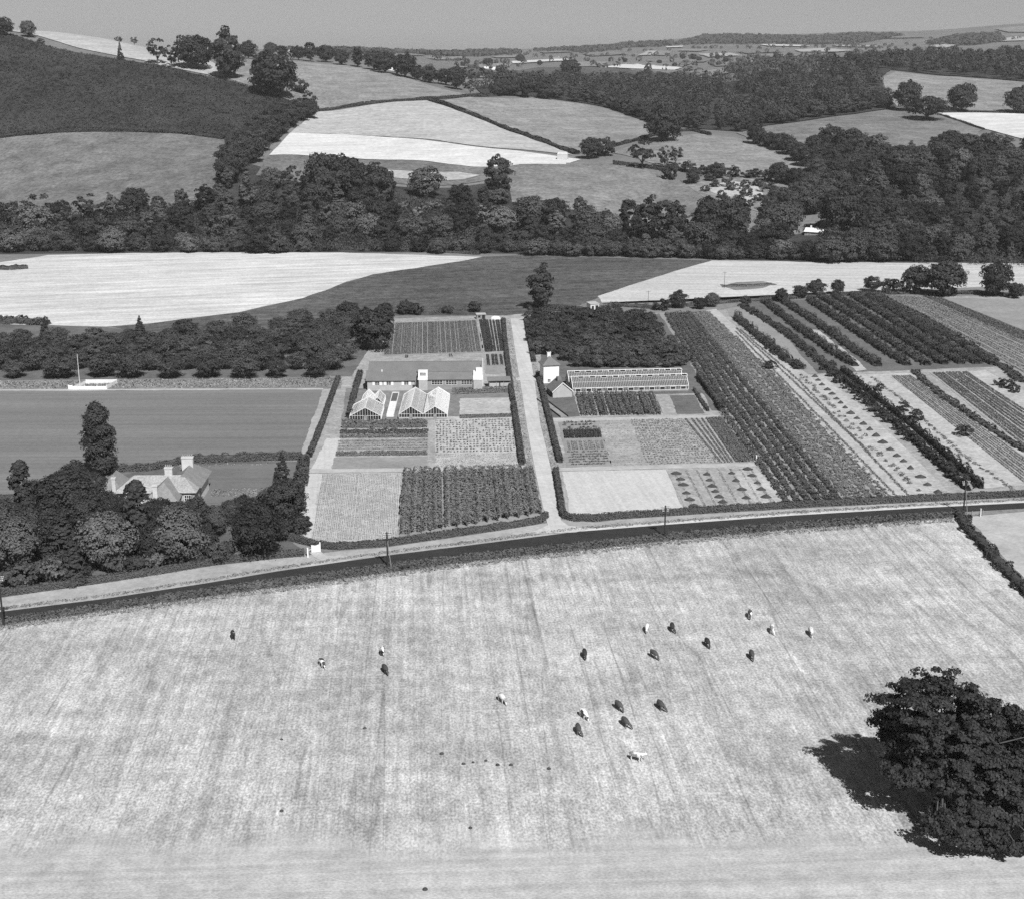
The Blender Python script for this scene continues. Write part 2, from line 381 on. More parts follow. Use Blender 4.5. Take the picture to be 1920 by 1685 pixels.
def at(px, py):
    """where the ground is seen at a place of the photograph: x, y, z"""
    d = ray(px, py)
    if d[2] < 0:
        x, y = flat(px, py)
        if y < Y0: return (x, y, 0.0)
    t = STEP / d[1]; x = d[0]*t; z = CAM_Z + d[2]*t
    g = z - height(x, STEP)
    k = np.nonzero(g < 0)[0]
    if len(k):
        k = k[0]; a = g[k-1]/(g[k-1]-g[k]) if k > 0 else 0
        Y = STEP[k-1] + a*(STEP[k]-STEP[k-1]) if k > 0 else STEP[0]
    else:
        m = STEP < 2200
        Y = STEP[m][np.argmin(g[m]/STEP[m])]
    x = d[0]/d[1]*Y
    return (x, Y, float(height(x, Y)))

# ground meshes
gx, gy = 3000.0, -1500.0
ground = link('ground', mk_mesh('ground', [(-gx,gy,0),(gx,gy,0),(gx,Y0,0),(-gx,Y0,0)], [(0,1,2,3)], mats=[M['rough_grass']]))
tag(ground, kind='structure')
nJ, nI = len(GY), len(GU)
V = np.stack([np.outer(GY, GU), np.repeat(GY[:,None], nI, 1), ZZ], -1).reshape(-1,3)
idx = np.arange(nJ*nI).reshape(nJ, nI)
Q = np.stack([idx[:-1,:-1], idx[:-1,1:], idx[1:,1:], idx[1:,:-1]], -1).reshape(-1,4)
hills = link('hills', mk_mesh('hills', V, Q, mats=[M['pasture']], smooth=True)); tag(hills, kind='structure')

_lvl = [0]
def sheet(name, poly_px, m, z=0.05, tess=None, jit=None):
    """a patch of ground: polygon given by photograph places, draped on the ground"""
    pts = [at(px, py) for px, py in poly_px]
    jit = jit if jit is not None else (.0 if z > .1 and z < .19 else .5)
    xy = [(p[0], p[1]) for p in pts]
    return drape(name, xy, m, z, jit)
def waver(xy, step, amp):
    out = []
    for k in range(len(xy)):
        a, b = xy[k], xy[(k+1)%len(xy)]; L_ = math.hypot(b[0]-a[0], b[1]-a[1]); c = min(160, max(1, int(L_/step)))
        if L_ < 1e-6: continue
        nx, ny = -(b[1]-a[1])/L_, (b[0]-a[0])/L_
        for q in range(c):
            x, y = a[0]+(b[0]-a[0])*q/c, a[1]+(b[1]-a[1])*q/c
            d = amp*(mnoise.noise((x*.06, y*.06, 1.3))*1.2 + mnoise.noise((x*.35, y*.35, 7.1))) * (1 if q else .2)
            out.append((x+nx*d, y+ny*d))
    return out
def drape(name, xy, m, z=0.05, jit=0.0):
    if max(y for _, y in xy) < Y0:
        if jit: xy = waver(xy, 2.5, jit)    # borders waver a little like real field edges
        me = bpy.data.meshes.new(name); me.from_pydata([(x, y, z) for x, y in xy], [], [tuple(range(len(xy)))])
    else:
        xs = [p[0] for p in xy]; ys = [p[1] for p in xy]
        step = max(6.0, (min(ys))*0.009)
        xy = waver(xy, step, 1.2 if min(ys) < 2000 else 4.0)
        ring = []
        for k in range(len(xy)):
            a, b = xy[k], xy[(k+1)%len(xy)]; L_ = math.hypot(b[0]-a[0], b[1]-a[1]); c = max(1, int(L_/step))
            for q in range(c): ring.append((a[0]+(b[0]-a[0])*q/c, a[1]+(b[1]-a[1])*q/c))
        vin = [Vector(p) for p in ring]; ne = len(vin)
        gxs = np.arange(min(xs), max(xs), step); gys = np.arange(min(ys), max(ys), step)
        for yy in gys:
            for xx in gxs:
                if inside(xx, yy, xy): vin.append(Vector((xx, yy)))
        vo, eo, fo, *_ = delaunay_2d_cdt(vin, [], [list(range(ne))], 1, 0.01)
        arr = np.array([(p.x, p.y) for p in vo]); zz = height(arr[:,0], arr[:,1]) + z*np.maximum(1, arr[:,1]/500)
        me = bpy.data.meshes.new(name); me.from_pydata([(a[0], a[1], h) for a, h in zip(arr, zz)], [], [tuple(f) for f in fo])
        for p in me.polygons: p.use_smooth = True
    me.materials.append(m); me.update()
    bm = bmesh.new(); bm.from_mesh(me)
    for f in bm.faces:
        f.normal_update()
        if f.normal.z < 0: f.normal_flip()
    bm.to_mesh(me); bm.free()
    return tag(link(name, me), kind='structure')
def inside(x, y, poly):
    c = False; j = len(poly)-1
    for i in range(len(poly)):
        xi, yi = poly[i]; xj, yj = poly[j]
        if (yi > y) != (yj > y) and x < (xj-xi)*(y-yi)/(yj-yi)+xi: c = not c
        j = i
    return c
def lerp2(a, b, t): return (a[0]+(b[0]-a[0])*t, a[1]+(b[1]-a[1])*t)
def G(*pts): return [at(*p) for p in pts]

# ---------------------------------------------------------------- foliage
def leaf_quads(C, Nn, S, jit=.55, r=rng, asp=(.55, 1.0)):
    """leaf-clump faces: centres, outward normals, sizes"""
    k = len(C); Nn = Nn + r.normal(0, jit, (k, 3)); Nn /= np.linalg.norm(Nn, axis=1, keepdims=True) + 1e-9
    T = np.cross(Nn, r.normal(0, 1, (k, 3))); T /= np.linalg.norm(T, axis=1, keepdims=True) + 1e-9
    B = np.cross(Nn, T); S = np.asarray(S)[:,None]; a = r.uniform(asp[0], asp[1], (k,1))
    V = np.empty((k, 4, 3))
    V[:,0] = C - T*S*.5 - B*S*.18*a; V[:,1] = C + B*S*-.5*a + T*S*.12
    V[:,2] = C + T*S*.5 + B*S*.2*a; V[:,3] = C + B*S*.5*a - T*S*.1
    return V.reshape(-1,3)
def quads(k): return np.arange(k*4).reshape(-1,4)
def sph(k, r=rng):
    v = r.normal(0,1,(k,3)); return v/np.linalg.norm(v,axis=1,keepdims=True)

def crown_pts(shape, H, Rr, base, ncl, nleaf, leaf, seed, loose=1.0, flat_=.8):
    r = np.random.default_rng(seed)
    if shape in ('round', 'wide', 'tall'):
        D = sph(ncl, r); lump = np.array([1 + .28*mnoise.noise(Vector(d*2.1)+Vector((seed*3.1,0,0))) for d in D])
        rad = r.uniform(.45, .86, ncl)**.6 * lump
        hz = (H-base)/2
        # fuller towards the top of the lower half: a dome, not a ball
        C = np.stack([D[:,0]*Rr*rad, D[:,1]*Rr*rad, base+hz+D[:,2]*hz*rad], 1)
        rc = Rr*.27*r.uniform(.7,1.35,ncl)*loose
    elif shape == 'column':
        t = r.uniform(0,1,ncl); ang = r.uniform(0,2*math.pi,ncl)
        prof = np.sin(np.clip(t*.93+.07,0,1)*math.pi)**.45
        rr = Rr*prof*r.uniform(.35,.8,ncl)
        C = np.stack([np.cos(ang)*rr, np.sin(ang)*rr, base+t*(H-base)*.96], 1); rc = Rr*.38*r.uniform(.7,1.3,ncl)
    elif shape == 'cone':
        t = r.uniform(0,1,ncl)**1.25; t = np.round(t*13)/13 + r.normal(0,.03,ncl); ang = r.uniform(0,2*math.pi,ncl)
        rr = Rr*(1-t)*r.uniform(.45,1.0,ncl)+.1
        C = np.stack([np.cos(ang)*rr, np.sin(ang)*rr, base+np.clip(t,0,1)*(H-base)-rr*.28], 1); rc = Rr*.22*(1.15-t)*r.uniform(.8,1.3,ncl)
    k = ncl*nleaf
    n_ = sph(k, r); n_[:,2] = np.where(n_[:,2] < -.35, -n_[:,2], n_[:,2])
    zc = base + (H-base)*.45
    cc = np.repeat(C, nleaf, 0); rr = np.repeat(rc, nleaf)[:,None]
    Pp = cc + n_*rr*np.array([1,1,flat_])*r.uniform(.6,1.0,(k,1))
    cen = (Pp-np.array([0,0,zc]))/np.array([Rr,Rr,(H-base)*.5])
    if shape in ('column','cone'): cen[:,2] = .25 if shape == 'column' else .5
    cen /= np.linalg.norm(cen, axis=1, keepdims=True)+1e-6
    return leaf_quads(Pp, n_*.6+cen*.7, leaf*r.uniform(.7,1.3,k), .43, r)

def trunk_mb(H, Rr, base, rad, seed, limbs=6):
    r = random.Random(seed); mb = MB()
    top = base + (H-base)*.45
    mb.tube([(0,0,-.6),(0.02*H*r.uniform(-1,1),0,base*.5),(.03*H*r.uniform(-1,1),.02*H*r.uniform(-1,1),base),(0,0,top)], [rad*1.35,rad,rad*.8,rad*.3], 7)
    for i in range(limbs):
        a = 2*math.pi*i/limbs + r.uniform(-.3,.3); z0 = base*r.uniform(.75,1.1); e = Rr*r.uniform(.55,.8)
        mb.tube([(0,0,z0),(math.cos(a)*e*.45,math.sin(a)*e*.45,z0+(H-z0)*.22),(math.cos(a)*e,math.sin(a)*e,z0+(H-z0)*r.uniform(.35,.6))],[rad*.5,rad*.34,rad*.1],5)
    return mb

PROTO = {}
def proto(key, shape, H, Rr, base, ncl, nleaf, leaf, nvar, rad, loose=1.0, flat_=.8, limbs=6, m='leaf'):
    L_ = []
    for s in range(nvar):
        sd = hash((len(PROTO), s)) % 9999
        V = crown_pts(shape, H, Rr, base, ncl, nleaf, leaf, sd, loose, flat_)
        me = mk_mesh(key+'_crown', V, quads(len(V)//4), mats=[M[m]])
        tr = trunk_mb(H, Rr, base, rad, sd, limbs).mesh(key+'_trunk', M['bark'])
        L_.append((me, tr))
    PROTO[key] = (L_, H)
proto('oak', 'round', 15, 7.8, 1.2, 105, 62, .85, 5, .45)
proto('tallbroad', 'tall', 19, 5.4, 1.2, 100, 60, .80, 6, .42)
proto('open', 'round', 14, 6.0, 3.2, 30, 40, .95, 3, .4, loose=.85)
proto('willow', 'round', 9, 5.4, .2, 80, 56, .58, 3, .3)
proto('orchard', 'wide', 8.6, 5.2, 1.4, 110, 56, .46, 5, .25, flat_=.65)
proto('fruit', 'round', 5.2, 3.2, .4, 60, 46, .40, 4, .16)
proto('bush', 'round', 3.0, 2.3, 0.0, 26, 40, .42, 4, .10)
proto('garden', 'tall', 13, 5.4, .8, 170, 76, .46, 4, .32)
proto('gshrub', 'round', 5, 3.6, .1, 60, 50, .5, 3, .15)
proto('poplar', 'column', 20, 4.0, 1.5, 190, 80, .5, 1, .4)
proto('cypress', 'column', 14, 2.3, .6, 90, 50, .55, 1, .25)
proto('spruce', 'cone', 12, 4.6, .5, 260, 50, .42, 2, .28, flat_=.4, limbs=3)
_cnt = {}
def tree(key, x, y, h, label, name='tree', cat='tree', group=None, tone=1.0, wide=1.0, z=None, var=None):
    L_, H = PROTO[key]
    k = _cnt.get(key, 0); _cnt[key] = k+1
    me, tr = L_[(k if var is None else var) % len(L_)]
    z = float(height(x, y)) if z is None else z
    t = thing(name, label, cat, (x, y, z-.1), random.uniform(0, 6.28), group)
    s = h/H; t.scale = (s*wide*random.uniform(.86,1.14), s*wide*random.uniform(.86,1.14), s)
    link('crown', me, t, tone=tone); link('trunk', tr, t)
    return t
def ptree(key, px, py, hpx, label, **kw):
    """a tree whose foot is seen at px, py and which is hpx pixels tall"""
    x, y, z = at(px, py); d = math.hypot(x, y, z-CAM_Z)
    dep = math.atan2(CAM_Z-z, math.hypot(x, y))
    return tree(key, x, y, hpx*d/FPX/max(.8, math.cos(dep)), label, z=z, **kw)

def strip_pts(line, w, h, per_m, leaf, seed=0, z0=0.0, lump=.15, lumpf=.5, box=.6, plant=0):
    """leaf faces over a hedge or crop row along a polyline of (x, y)"""
    r = np.random.default_rng(seed+11)
    P_ = np.array([(p[0], p[1]) for p in line], float)
    seg = np.linalg.norm(np.diff(P_, axis=0), axis=1); cum = np.concatenate([[0], np.cumsum(seg)]); Lt = cum[-1]
    k = max(8, int(Lt*per_m)); t = r.uniform(0, Lt, k)
    x = np.interp(t, cum, P_[:,0]); y = np.interp(t, cum, P_[:,1])
    i = np.clip(np.searchsorted(cum, t)-1, 0, len(seg)-1); d = (P_[i+1]-P_[i])/seg[i][:,None]
    pm = np.ones(k)
    if plant:      # separate plants along the row, each of its own height
        kp = max(2, int(Lt/plant)); hp_ = r.uniform(.62,1.25,kp)*np.where(r.uniform(0,1,kp) < .05, .3, 1); q = np.clip((t/Lt*kp).astype(int), 0, kp-1)
        t = np.clip((q+.5)*Lt/kp + np.clip(r.normal(0,.27,k),-.6,.6)*Lt/kp, 0, Lt-.001); pm = hp_[q]
        x = np.interp(t, cum, P_[:,0]); y = np.interp(t, cum, P_[:,1]); i = np.clip(np.searchsorted(cum, t)-1, 0, len(seg)-1); d = (P_[i+1]-P_[i])/seg[i][:,None]
        off_s = r.normal(0,.12*w,kp)[q]; x = x - d[:,1]*off_s; y = y + d[:,0]*off_s
    ph = r.uniform(0, math.pi, k)
    c, s = np.cos(ph), np.sin(ph); c = np.sign(c)*np.abs(c)**box; s = np.abs(s)**box
    lm = 1 + lump*np.array([mnoise.noise((a*lumpf, seed*1.7, b*.7)) for a, b in zip(t, ph)])*1.6
    jr = r.uniform(.82, 1.02, k)*lm
    off = c*w/2*jr*(.75+.25*pm); zz = s*h*jr*pm
    C = np.stack([x - d[:,1]*off, y + d[:,0]*off, zz + z0 + height(x, y)], 1)
    Nn = np.stack([-d[:,1]*np.cos(ph), d[:,0]*np.cos(ph), np.sin(ph)+.15], 1)
    ends = r.uniform(0,1,k) < min(.2, (w+h)/Lt*.5)
    return leaf_quads(C, Nn, leaf*r.uniform(.7,1.3,k), .45, r)
def core(line, w, h):
    P_ = [Vector((p[0], p[1], float(height(p[0], p[1])))) for p in line]; mb = MB(); o = []
    for i, p in enumerate(P_):
        d = (P_[min(i+1,len(P_)-1)]-P_[max(i-1,0)]); d.z = 0; d.normalize(); s_ = Vector((-d.y, d.x, 0))
        mb.v += [tuple(p+s_*w*.42), tuple(p+s_*w*.36+Vector((0,0,h*.8))), tuple(p-s_*w*.36+Vector((0,0,h*.8))), tuple(p-s_*w*.42)]
    k = len(P_)
    for i in range(k-1):
        for j in range(3): mb.f.append((4*i+j, 4*i+j+1, 4*i+4+j+1, 4*i+4+j))
    mb.f.append((0,1,2,3)); e = 4*(k-1); mb.f.append((e+3,e+2,e+1,e))
    return np.array(mb.v), mb.f
def foliage_obj(name, Vl, m, core_=None, tone=1.0):
    V = np.concatenate(Vl) if isinstance(Vl, list) else Vl
    Q = quads(len(V)//4)
    if core_ is not None:
        cv, cf = core_; Q = np.concatenate([Q, np.array(cf)+len(V)]); V = np.concatenate([V, cv])
    return link(name, mk_mesh(name, V, Q, mats=[m]), tone=tone)
_seed = [0]
def dense(line, step=8.0):
    out = []
    for a, b in zip(line[:-1], line[1:]):
        c = max(1, int(math.hypot(b[0]-a[0], b[1]-a[1])/step))
        out += [lerp2(a, b, q/c) for q in range(c)]
    return out+[(line[-1][0], line[-1][1])]
def hedge(px_line, w, h, label, per_m=46, leaf=.42, name='hedge', cat='hedge', group=None, tone=1.0, lump=.12, lumpf=.4, m='hedge_leaf', box=.55, plant=0, cored=True):
    _seed[0] += 1
    line = dense([at(*p)[:2] for p in px_line])
    V = strip_pts(line, w, h, per_m, leaf, _seed[0], lump=lump, lumpf=lumpf, box=box, plant=plant)
    o = foliage_obj(name, V, M[m], core(line, w*.8, h*(.62 if plant else 1)) if cored else None, tone)
    return tag(o, label, cat, group)
def scatter_leaves(pts, sz, m, name, hgt, nper, leaf, seed=3):
    """tufts standing at pts (n,2): used for crops nobody could count"""
    r = np.random.default_rng(seed); pts = np.asarray(pts); k = len(pts)*nper
    b = np.repeat(pts, nper, 0); D = sph(k, r); D[:,2] = np.abs(D[:,2])
    zz = height(b[:,0], b[:,1])
    s = np.repeat(r.uniform(.7,1.25,len(pts)), nper)[:,None]
    C = np.stack([b[:,0], b[:,1], zz], 1) + D*np.array([sz, sz, hgt])*s*r.uniform(.5,1,(k,1))
    return link(name, mk_mesh(name, leaf_quads(C, D, leaf*r.uniform(.7,1.3,k), .5, r), quads(k), mats=[M[m]]), tone=1.0)
HAZE = 5.0e-5
# ---------------------------------------------------------------- fields, roads, paths and plots
def road_edge(pts): return [flat(*p) for p in pts]
LOWER = [(-700,1264),(-120,1178),(0,1160),(133,1142),(300,1117),(433,1097),(640,1069),(724,1058),(882,1038),(1080,1018),(1245,1000.5),(1480,979.5),(1686,965.5),(1812,959),(1920,953),(2060,945.5),(2700,911)]
UPPER = [(-700,1251),(-120,1165),(0,1147),(200,1122),(383,1094),(520,1071),(640,1053.5),(724,1041.5),(882,1022),(1016,1005),(1080,997),(1245,984),(1480,966.8),(1732,952),(1920,942.5),(2060,936),(2700,903)]
GRASS_LOW = [(-120,1194),(0,1174),(300,1131),(640,1086),(882,1054),(1080,1033),(1245,1015),(1480,993),(1700,977),(1790,970)]
HEDGE_BASE = [(-700,1226),(-120,1140),(7,1119),(200,1092),(400,1060),(574,1041),(640,1032),(724,1026),(882,1003),(1027,980),(1054,974),(1115,979),(1160,974),(1245,968),(1345,962),(1500,953),(1732,941.5),(1920,932.5),(2060,926),(2700,893)]
# foreground stubble field, its headland and the field beyond the side hedge
bottom_y = 1850
sheet('stubble_field', GRASS_LOW + [(1808,985),(1837,1015),(1870,1052),(1930,1112),(2100,1300),(2900,bottom_y),(-900,bottom_y),(-800,1320)], M['stubble'], .03)
sheet('side_field', [(1812,968),(1930,958),(2080,950),(2750,915),(3100,1100),(3000,1700),(2900,bottom_y),(2100,1300),(1950,1120)], M['right_field'], .04)
drape('tarmac_road', road_edge(LOWER) + road_edge(UPPER)[::-1], M['tarmac'], .12)
drape('road_verge', road_edge(UPPER) + road_edge(HEDGE_BASE)[::-1], M['verge'], .04)
drape('verge_dust_strip', [flat(x, y+.6) for x, y in UPPER[10:]] + [flat(x, y-4.5) for x, y in UPPER[10:]][::-1], M['verge_dust'], .08)
# lane down the middle of the nursery and its mouth on the road
LANE_L = [(1027,985),(1019,955),(1010,915),(1003,880),(995,840),(988,800),(982,760),(976,720),(969,680),(963,640),(957,598)]
LANE_R = [(1048,970),(1044,940),(1037,900),(1033,880),(1024,840),(1014,800),(1008,760),(1003,720),(996,680),(988,640),(980,598)]
sheet('lane', [(990,1002),(1027,985)] + LANE_L[1:] + LANE_R[::-1][:-1] + [(1052,976),(1066,986),(1110,990),(1080,998)], M['gravel'], .16)
sheet('gate_apron', [(581,1036),(601,1034),(610,1042),(690,1044),(640,1054),(560,1064),(600,1050)], M['path'], .10)
# nursery ground under everything
sheet('nursery_ground', [(600,735),(690,600),(960,590),(1250,580),(1640,548),(2500,540),(2650,885),(2050,917),(1500,948),(1115,972),(1027,972),(724,1016),(600,1022),(530,1005),(575,885)], M['soil_speckle'], .02)
sheet('path', [(560,879),(1003,876),(1004,882),(560,887)], M['path'], .10)
sheet('path', [(1036,877),(1415,868),(1420,874),(1036,884)], M['path'], .10)
sheet('path', [(1016,786),(1345,779),(1350,784),(1018,792)], M['path'], .10)
sheet('path', [(800,788),(814,788),(817,878),(803,878)], M['soil_speckle'], .11)
sheet('path', [(968,709),(1014,709),(1016,715),(968,715)], M['gravel'], .20)
sheet('path', [(1350,770),(1362,770),(1490,942),(1470,944),(1418,872)], M['verge'], .10)
for side, (a, b) in enumerate(((LANE_L, -1), (LANE_R, 1))):
    sheet('flower_border', [(x + b*1, y) for x, y in a[3:]] + [(x + b*(18 if y > 700 else 13), y) for x, y in a[3:]][::-1], M['soil_speckle'], .13)
# plots west of the lane
sheet('seed_plot', [(577,888),(752,886),(744,1009),(640,1022),(600,1020),(537,1006)], M['soil_pale'], .06)
sheet('bare_strip', [(577,888),(604,888),(582,1012),(537,1006)], M['soil_bare'], .09)
sheet('bean_plot', [(754,885),(998,880),(1018,968),(882,993),(746,1009)], M['soil_mid'], .06)
sheet('bare_yard', [(613,822),(638,822),(622,880),(583,880)], M['soil_bare'], .08)
sheet('vegetable_plot', [(632,790),(803,790),(804,878),(624,880)], M['soil_speckle'], .06)
sheet('grass_plot', [(626,858),(802,856),(803,878),(622,880)], M['soil_mid'], .09)
sheet('cabbage_plot', [(814,782),(962,780),(970,876),(816,878)], M['soil_pale'], .06)
sheet('sown_plot', [(862,748),(955,746),(959,776),(862,778)], M['soil_pale'], .09)
sheet('yard', [(650,728),(960,728),(962,790),(640,790)], M['rough_grass'], .05)
sheet('north_plot', [(725,606),(895,600),(906,662),(716,668)], M['soil_mid'], .06)
sheet('north_bed', [(897,600),(944,600),(952,660),(907,662)], M['soil_speckle'], .06)
sheet('side_bed', [(910,664),(950,664),(956,700),(912,702)], M['soil_mid'], .06)
# plots east of the lane
sheet('east_yard', [(1010,600),(1240,588),(1300,690),(1345,770),(1018,784)], M['orchard_grass'], .05)
sheet('east_bed', [(1075,738),(1226,738),(1243,781),(1088,783)], M['soil_speckle'], .08)
sheet('dry_patch', [(1228,740),(1316,738),(1340,779),(1246,781)], M['soil_speckle'], .07)
sheet('small_lawn', [(1256,742),(1300,741),(1322,776),(1270,777)], M['orchard_grass'], .09)
sheet('kitchen_plot', [(1048,788),(1120,787),(1146,874),(1062,876)], M['soil_mid'], .08)
sheet('east_plot', [(1122,787),(1355,782),(1416,866),(1148,874)], M['soil_speckle'], .08)
sheet('bare_plot', [(1054,884),(1248,880),(1281,952),(1070,970)], M['soil_bare'], .08)
sheet('heap_plot', [(1250,880),(1425,872),(1486,944),(1283,953)], M['soil_speckle'], .08)
sheet('pale_strip', [(1370,884),(1395,882),(1452,946),(1418,947)], M['soil_pale'], .11)
sheet('pale_strip', [(1400,878),(1416,876),(1480,944),(1458,946)], M['soil_pale'], .11)
# the long nursery strips on the right: edges from the photograph
def zr(zx, zy): return (1380+zx/3.511, 460+zy/3.511)
sheet('bush_strip', [(1235,588),(1322,585),(1340,600),(1380,640),(1440,705),(1560,830),(1652,932),(1482,946),(1420,866),(1345,770),(1300,690),(1250,610)], M['soil_mid'], .07)
sheet('sandy_strip', [zr(-200,430),zr(-130,420),zr(0,540),zr(120,620),zr(480,855),zr(900,1150),zr(1385,1620),zr(970,1660),zr(560,1240),zr(250,860),zr(0,640)], M['soil_pale'], .09)
sheet('grass_strip', [zr(-60,420),zr(40,400),zr(330,610),zr(540,850),zr(440,850),zr(200,640),zr(-40,470)], M['soil_mid'], .08)
sheet('square_strip', [zr(490,862),zr(560,858),zr(800,1040),zr(1100,1320),zr(1390,1615),zr(1300,1628),zr(1000,1340),zr(700,1060)], M['soil_pale'], .12)
sheet('far_nursery', [zr(40,380),zr(940,330),zr(1700,800),zr(440,850)], M['orchard_grass'], .07)
sheet('pale_lane', [zr(500,555),zr(540,560),zr(800,760),zr(860,820),zr(790,830),zr(640,690)], M['soil_pale'], .10)
sheet('sandy_field', [zr(700,860),zr(1170,840),zr(1500,1060),zr(1900,1370),zr(1900,1580),zr(1640,1600)], M['soil_pale'], .08)
sheet('striped_field', [zr(1010,862),zr(1150,855),zr(1500,1080),zr(1900,1390),zr(1900,1570),zr(1760,1440),zr(1350,1110)], M['soil_speckle'], .10)
sheet('grey_field', [zr(1270,840),zr(1530,830),zr(1900,1060),zr(1900,1340)], M['soil_speckle'], .10)
sheet('pale_patch', [zr(1530,832),zr(1640,825),zr(1900,960),zr(1900,1100)], M['soil_pale'], .12)
sheet('crop_field', [zr(950,328),zr(1240,340),zr(3200,1180),zr(3600,1560),zr(1980,960)], M['soil_mid'], .08)
sheet('dark_crop_strip', [zr(1240,340),zr(1360,350),zr(3000,1000),zr(3000,1100)], M['soil_dark'], .09)
sheet('crop_field', [zr(1360,350),zr(3000,372),zr(3000,1000)], M['soil_mid'], .08)
sheet('far_bank', [(1090,570),(1640,545),(2050,548),(2050,556),(1640,556),(1300,586),(1100,590)], M['rough_grass'], .06)
# sports ground, lane beside it, orchard floor
sheet('sports_ground', [(-60,734),(602,731),(606,736),(560,858),(350,866),(230,890),(60,935),(-60,938)], M['sports_turf'], .07)
sheet('track', [(607,731),(626,728),(574,860),(558,862)], M['verge'], .10)
sheet('field_bank', [(-60,716),(640,708),(640,729),(-60,733)], M['rough_grass'], .06)
sheet('gravel_edge', [(-60,731),(606,728.5),(606,731),(-60,733.8)], M['path'], .09)
sheet('orchard_floor', [(-80,606),(200,614),(285,628),(740,590),(700,640),(660,706),(-80,714)], M['orchard_grass'], .05)
sheet('lawn', [(330,872),(560,868),(552,930),(370,950)], M['lawn'], .08)
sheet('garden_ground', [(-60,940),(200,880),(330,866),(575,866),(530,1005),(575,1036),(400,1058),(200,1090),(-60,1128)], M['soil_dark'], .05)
sheet('garden_lawn', [(345,890),(505,884),(495,935),(385,945)], M['lawn'], .11)
# the big fields this side of the river wood
sheet('pale_stubble_field', [(-80,500),(20,490),(90,479),(250,475),(400,474),(640,474),(905,482),(860,491),(700,515),(640,533),(570,559),(450,586),(280,607),(200,613),(-80,606)], M['pale_stubble'], .06)
sheet('dark_crop_field', [(905,482),(985,479),(1335,489),(1290,502),(1230,520),(1130,556),(1090,572),(950,592),(740,592),(690,596),(480,612),(285,630),(210,613),(280,607),(450,586),(570,559),(640,533),(700,515),(860,491)], M['dark_crop'], .05)
sheet('pale_right_field', [(1335,489),(2050,496),(2050,530),(1640,547),(1300,566),(1130,570),(1120,556),(1230,520),(1290,502)], M['pale_right'], .06)
sheet('rough_patch', [(1352,537),(1380,530),(1430,528),(1452,533),(1430,541),(1380,545)], M['rough_grass'], .10)
sheet('river_meadow', [(560,462),(700,466),(905,474),(905,482),(640,474),(560,474)], M['rough_grass'], .08)

# hills: one patch per field seen in the photograph
sheet('hill_meadow', [(-60,268),(80,252),(250,247),(420,262),(432,318),(400,372),(200,420),(-60,430)], M['pasture_dull'], .2)
sheet('bracken_ground', [(-70,60),(60,78),(130,97),(270,119),(430,152),(540,190),(596,206),(520,262),(430,300),(420,262),(250,247),(80,252),(-70,268)], M['bracken_soil'], .15)
gp = lambda px, Y: (ray(px,842)[0]/ray(px,842)[1]*Y, Y)
drape('ridge_stubble', [at(*p)[:2] for p in [(70,68),(150,92),(270,115),(300,124),(425,146)]] + [gp(440,1470), gp(360,1560), gp(290,1620), gp(200,1680), gp(75,1700), gp(60,1560)], M['cream_stubble'], .25)
sheet('hill_field', [(440,112),(560,117),(650,125),(740,141),(880,178),(800,187),(700,193),(595,207),(540,189),(430,150)], M['pasture_pale'], .2)
sheet('hill_stubble', [(597,211),(700,197),(800,190),(900,225),(1000,258),(1075,292),(950,280),(800,262),(640,252),(545,250)], M['cream_stubble'], .22)
sheet('white_stubble_field', [(545,250),(640,252),(800,264),(950,282),(1090,300),(1060,309),(950,313),(800,303),(640,296),(505,292)], M['white_stubble'], .2)
sheet('hill_strip', [(505,293),(640,297),(800,304),(940,314),(930,335),(740,345),(600,350),(480,330)], M['pasture_dull'], .2)
sheet('pale_hill_strip', [(700,320),(860,324),(900,330),(870,338),(730,334)], M['cream_stubble'], .3)
sheet('hill_pasture', [(830,190),(880,183),(1000,185),(1140,206),(1215,232),(1240,250),(1140,278),(1085,287),(980,250)], M['pasture_pale'], .2)
sheet('lower_pasture', [(945,318),(1080,306),(1190,312),(1300,345),(1340,370),(1330,440),(1250,446),(1100,400),(960,380)], M['pasture_mid'], .2)
sheet('east_pasture', [(1140,287),(1235,262),(1310,252),(1420,264),(1555,313),(1500,332),(1400,332),(1250,318)], M['pasture_pale'], .2)
sheet('right_pasture', [(1380,250),(1440,238),(1600,217),(1700,210),(1760,214),(1845,243),(1800,272),(1650,285),(1480,295)], M['pasture_mid'], .2)
sheet('upper_right_pasture', [(1652,150),(1680,136),(1800,146),(2010,168),(2010,212),(1740,209),(1680,200)], M['pasture_pale'], .2)
sheet('right_stubble', [(1758,213),(2010,216),(2010,262),(1920,262),(1845,243)], M['white_stubble'], .25)
sheet('scrub_clearing', [(1290,350),(1330,338),(1390,335),(1440,342),(1478,350),(1470,372),(1440,385),(1420,398),(1385,388),(1340,380),(1310,364)], M['pasture_pale'], .25)
sheet('scrub_clearing', [(1318,352),(1375,341),(1420,350),(1432,368),(1400,384),(1380,372),(1345,366)], M['soil_pale'], .3)
sheet('glade', [(1540,412),(1615,406),(1620,424),(1540,440)], M['pasture_pale'], .25)
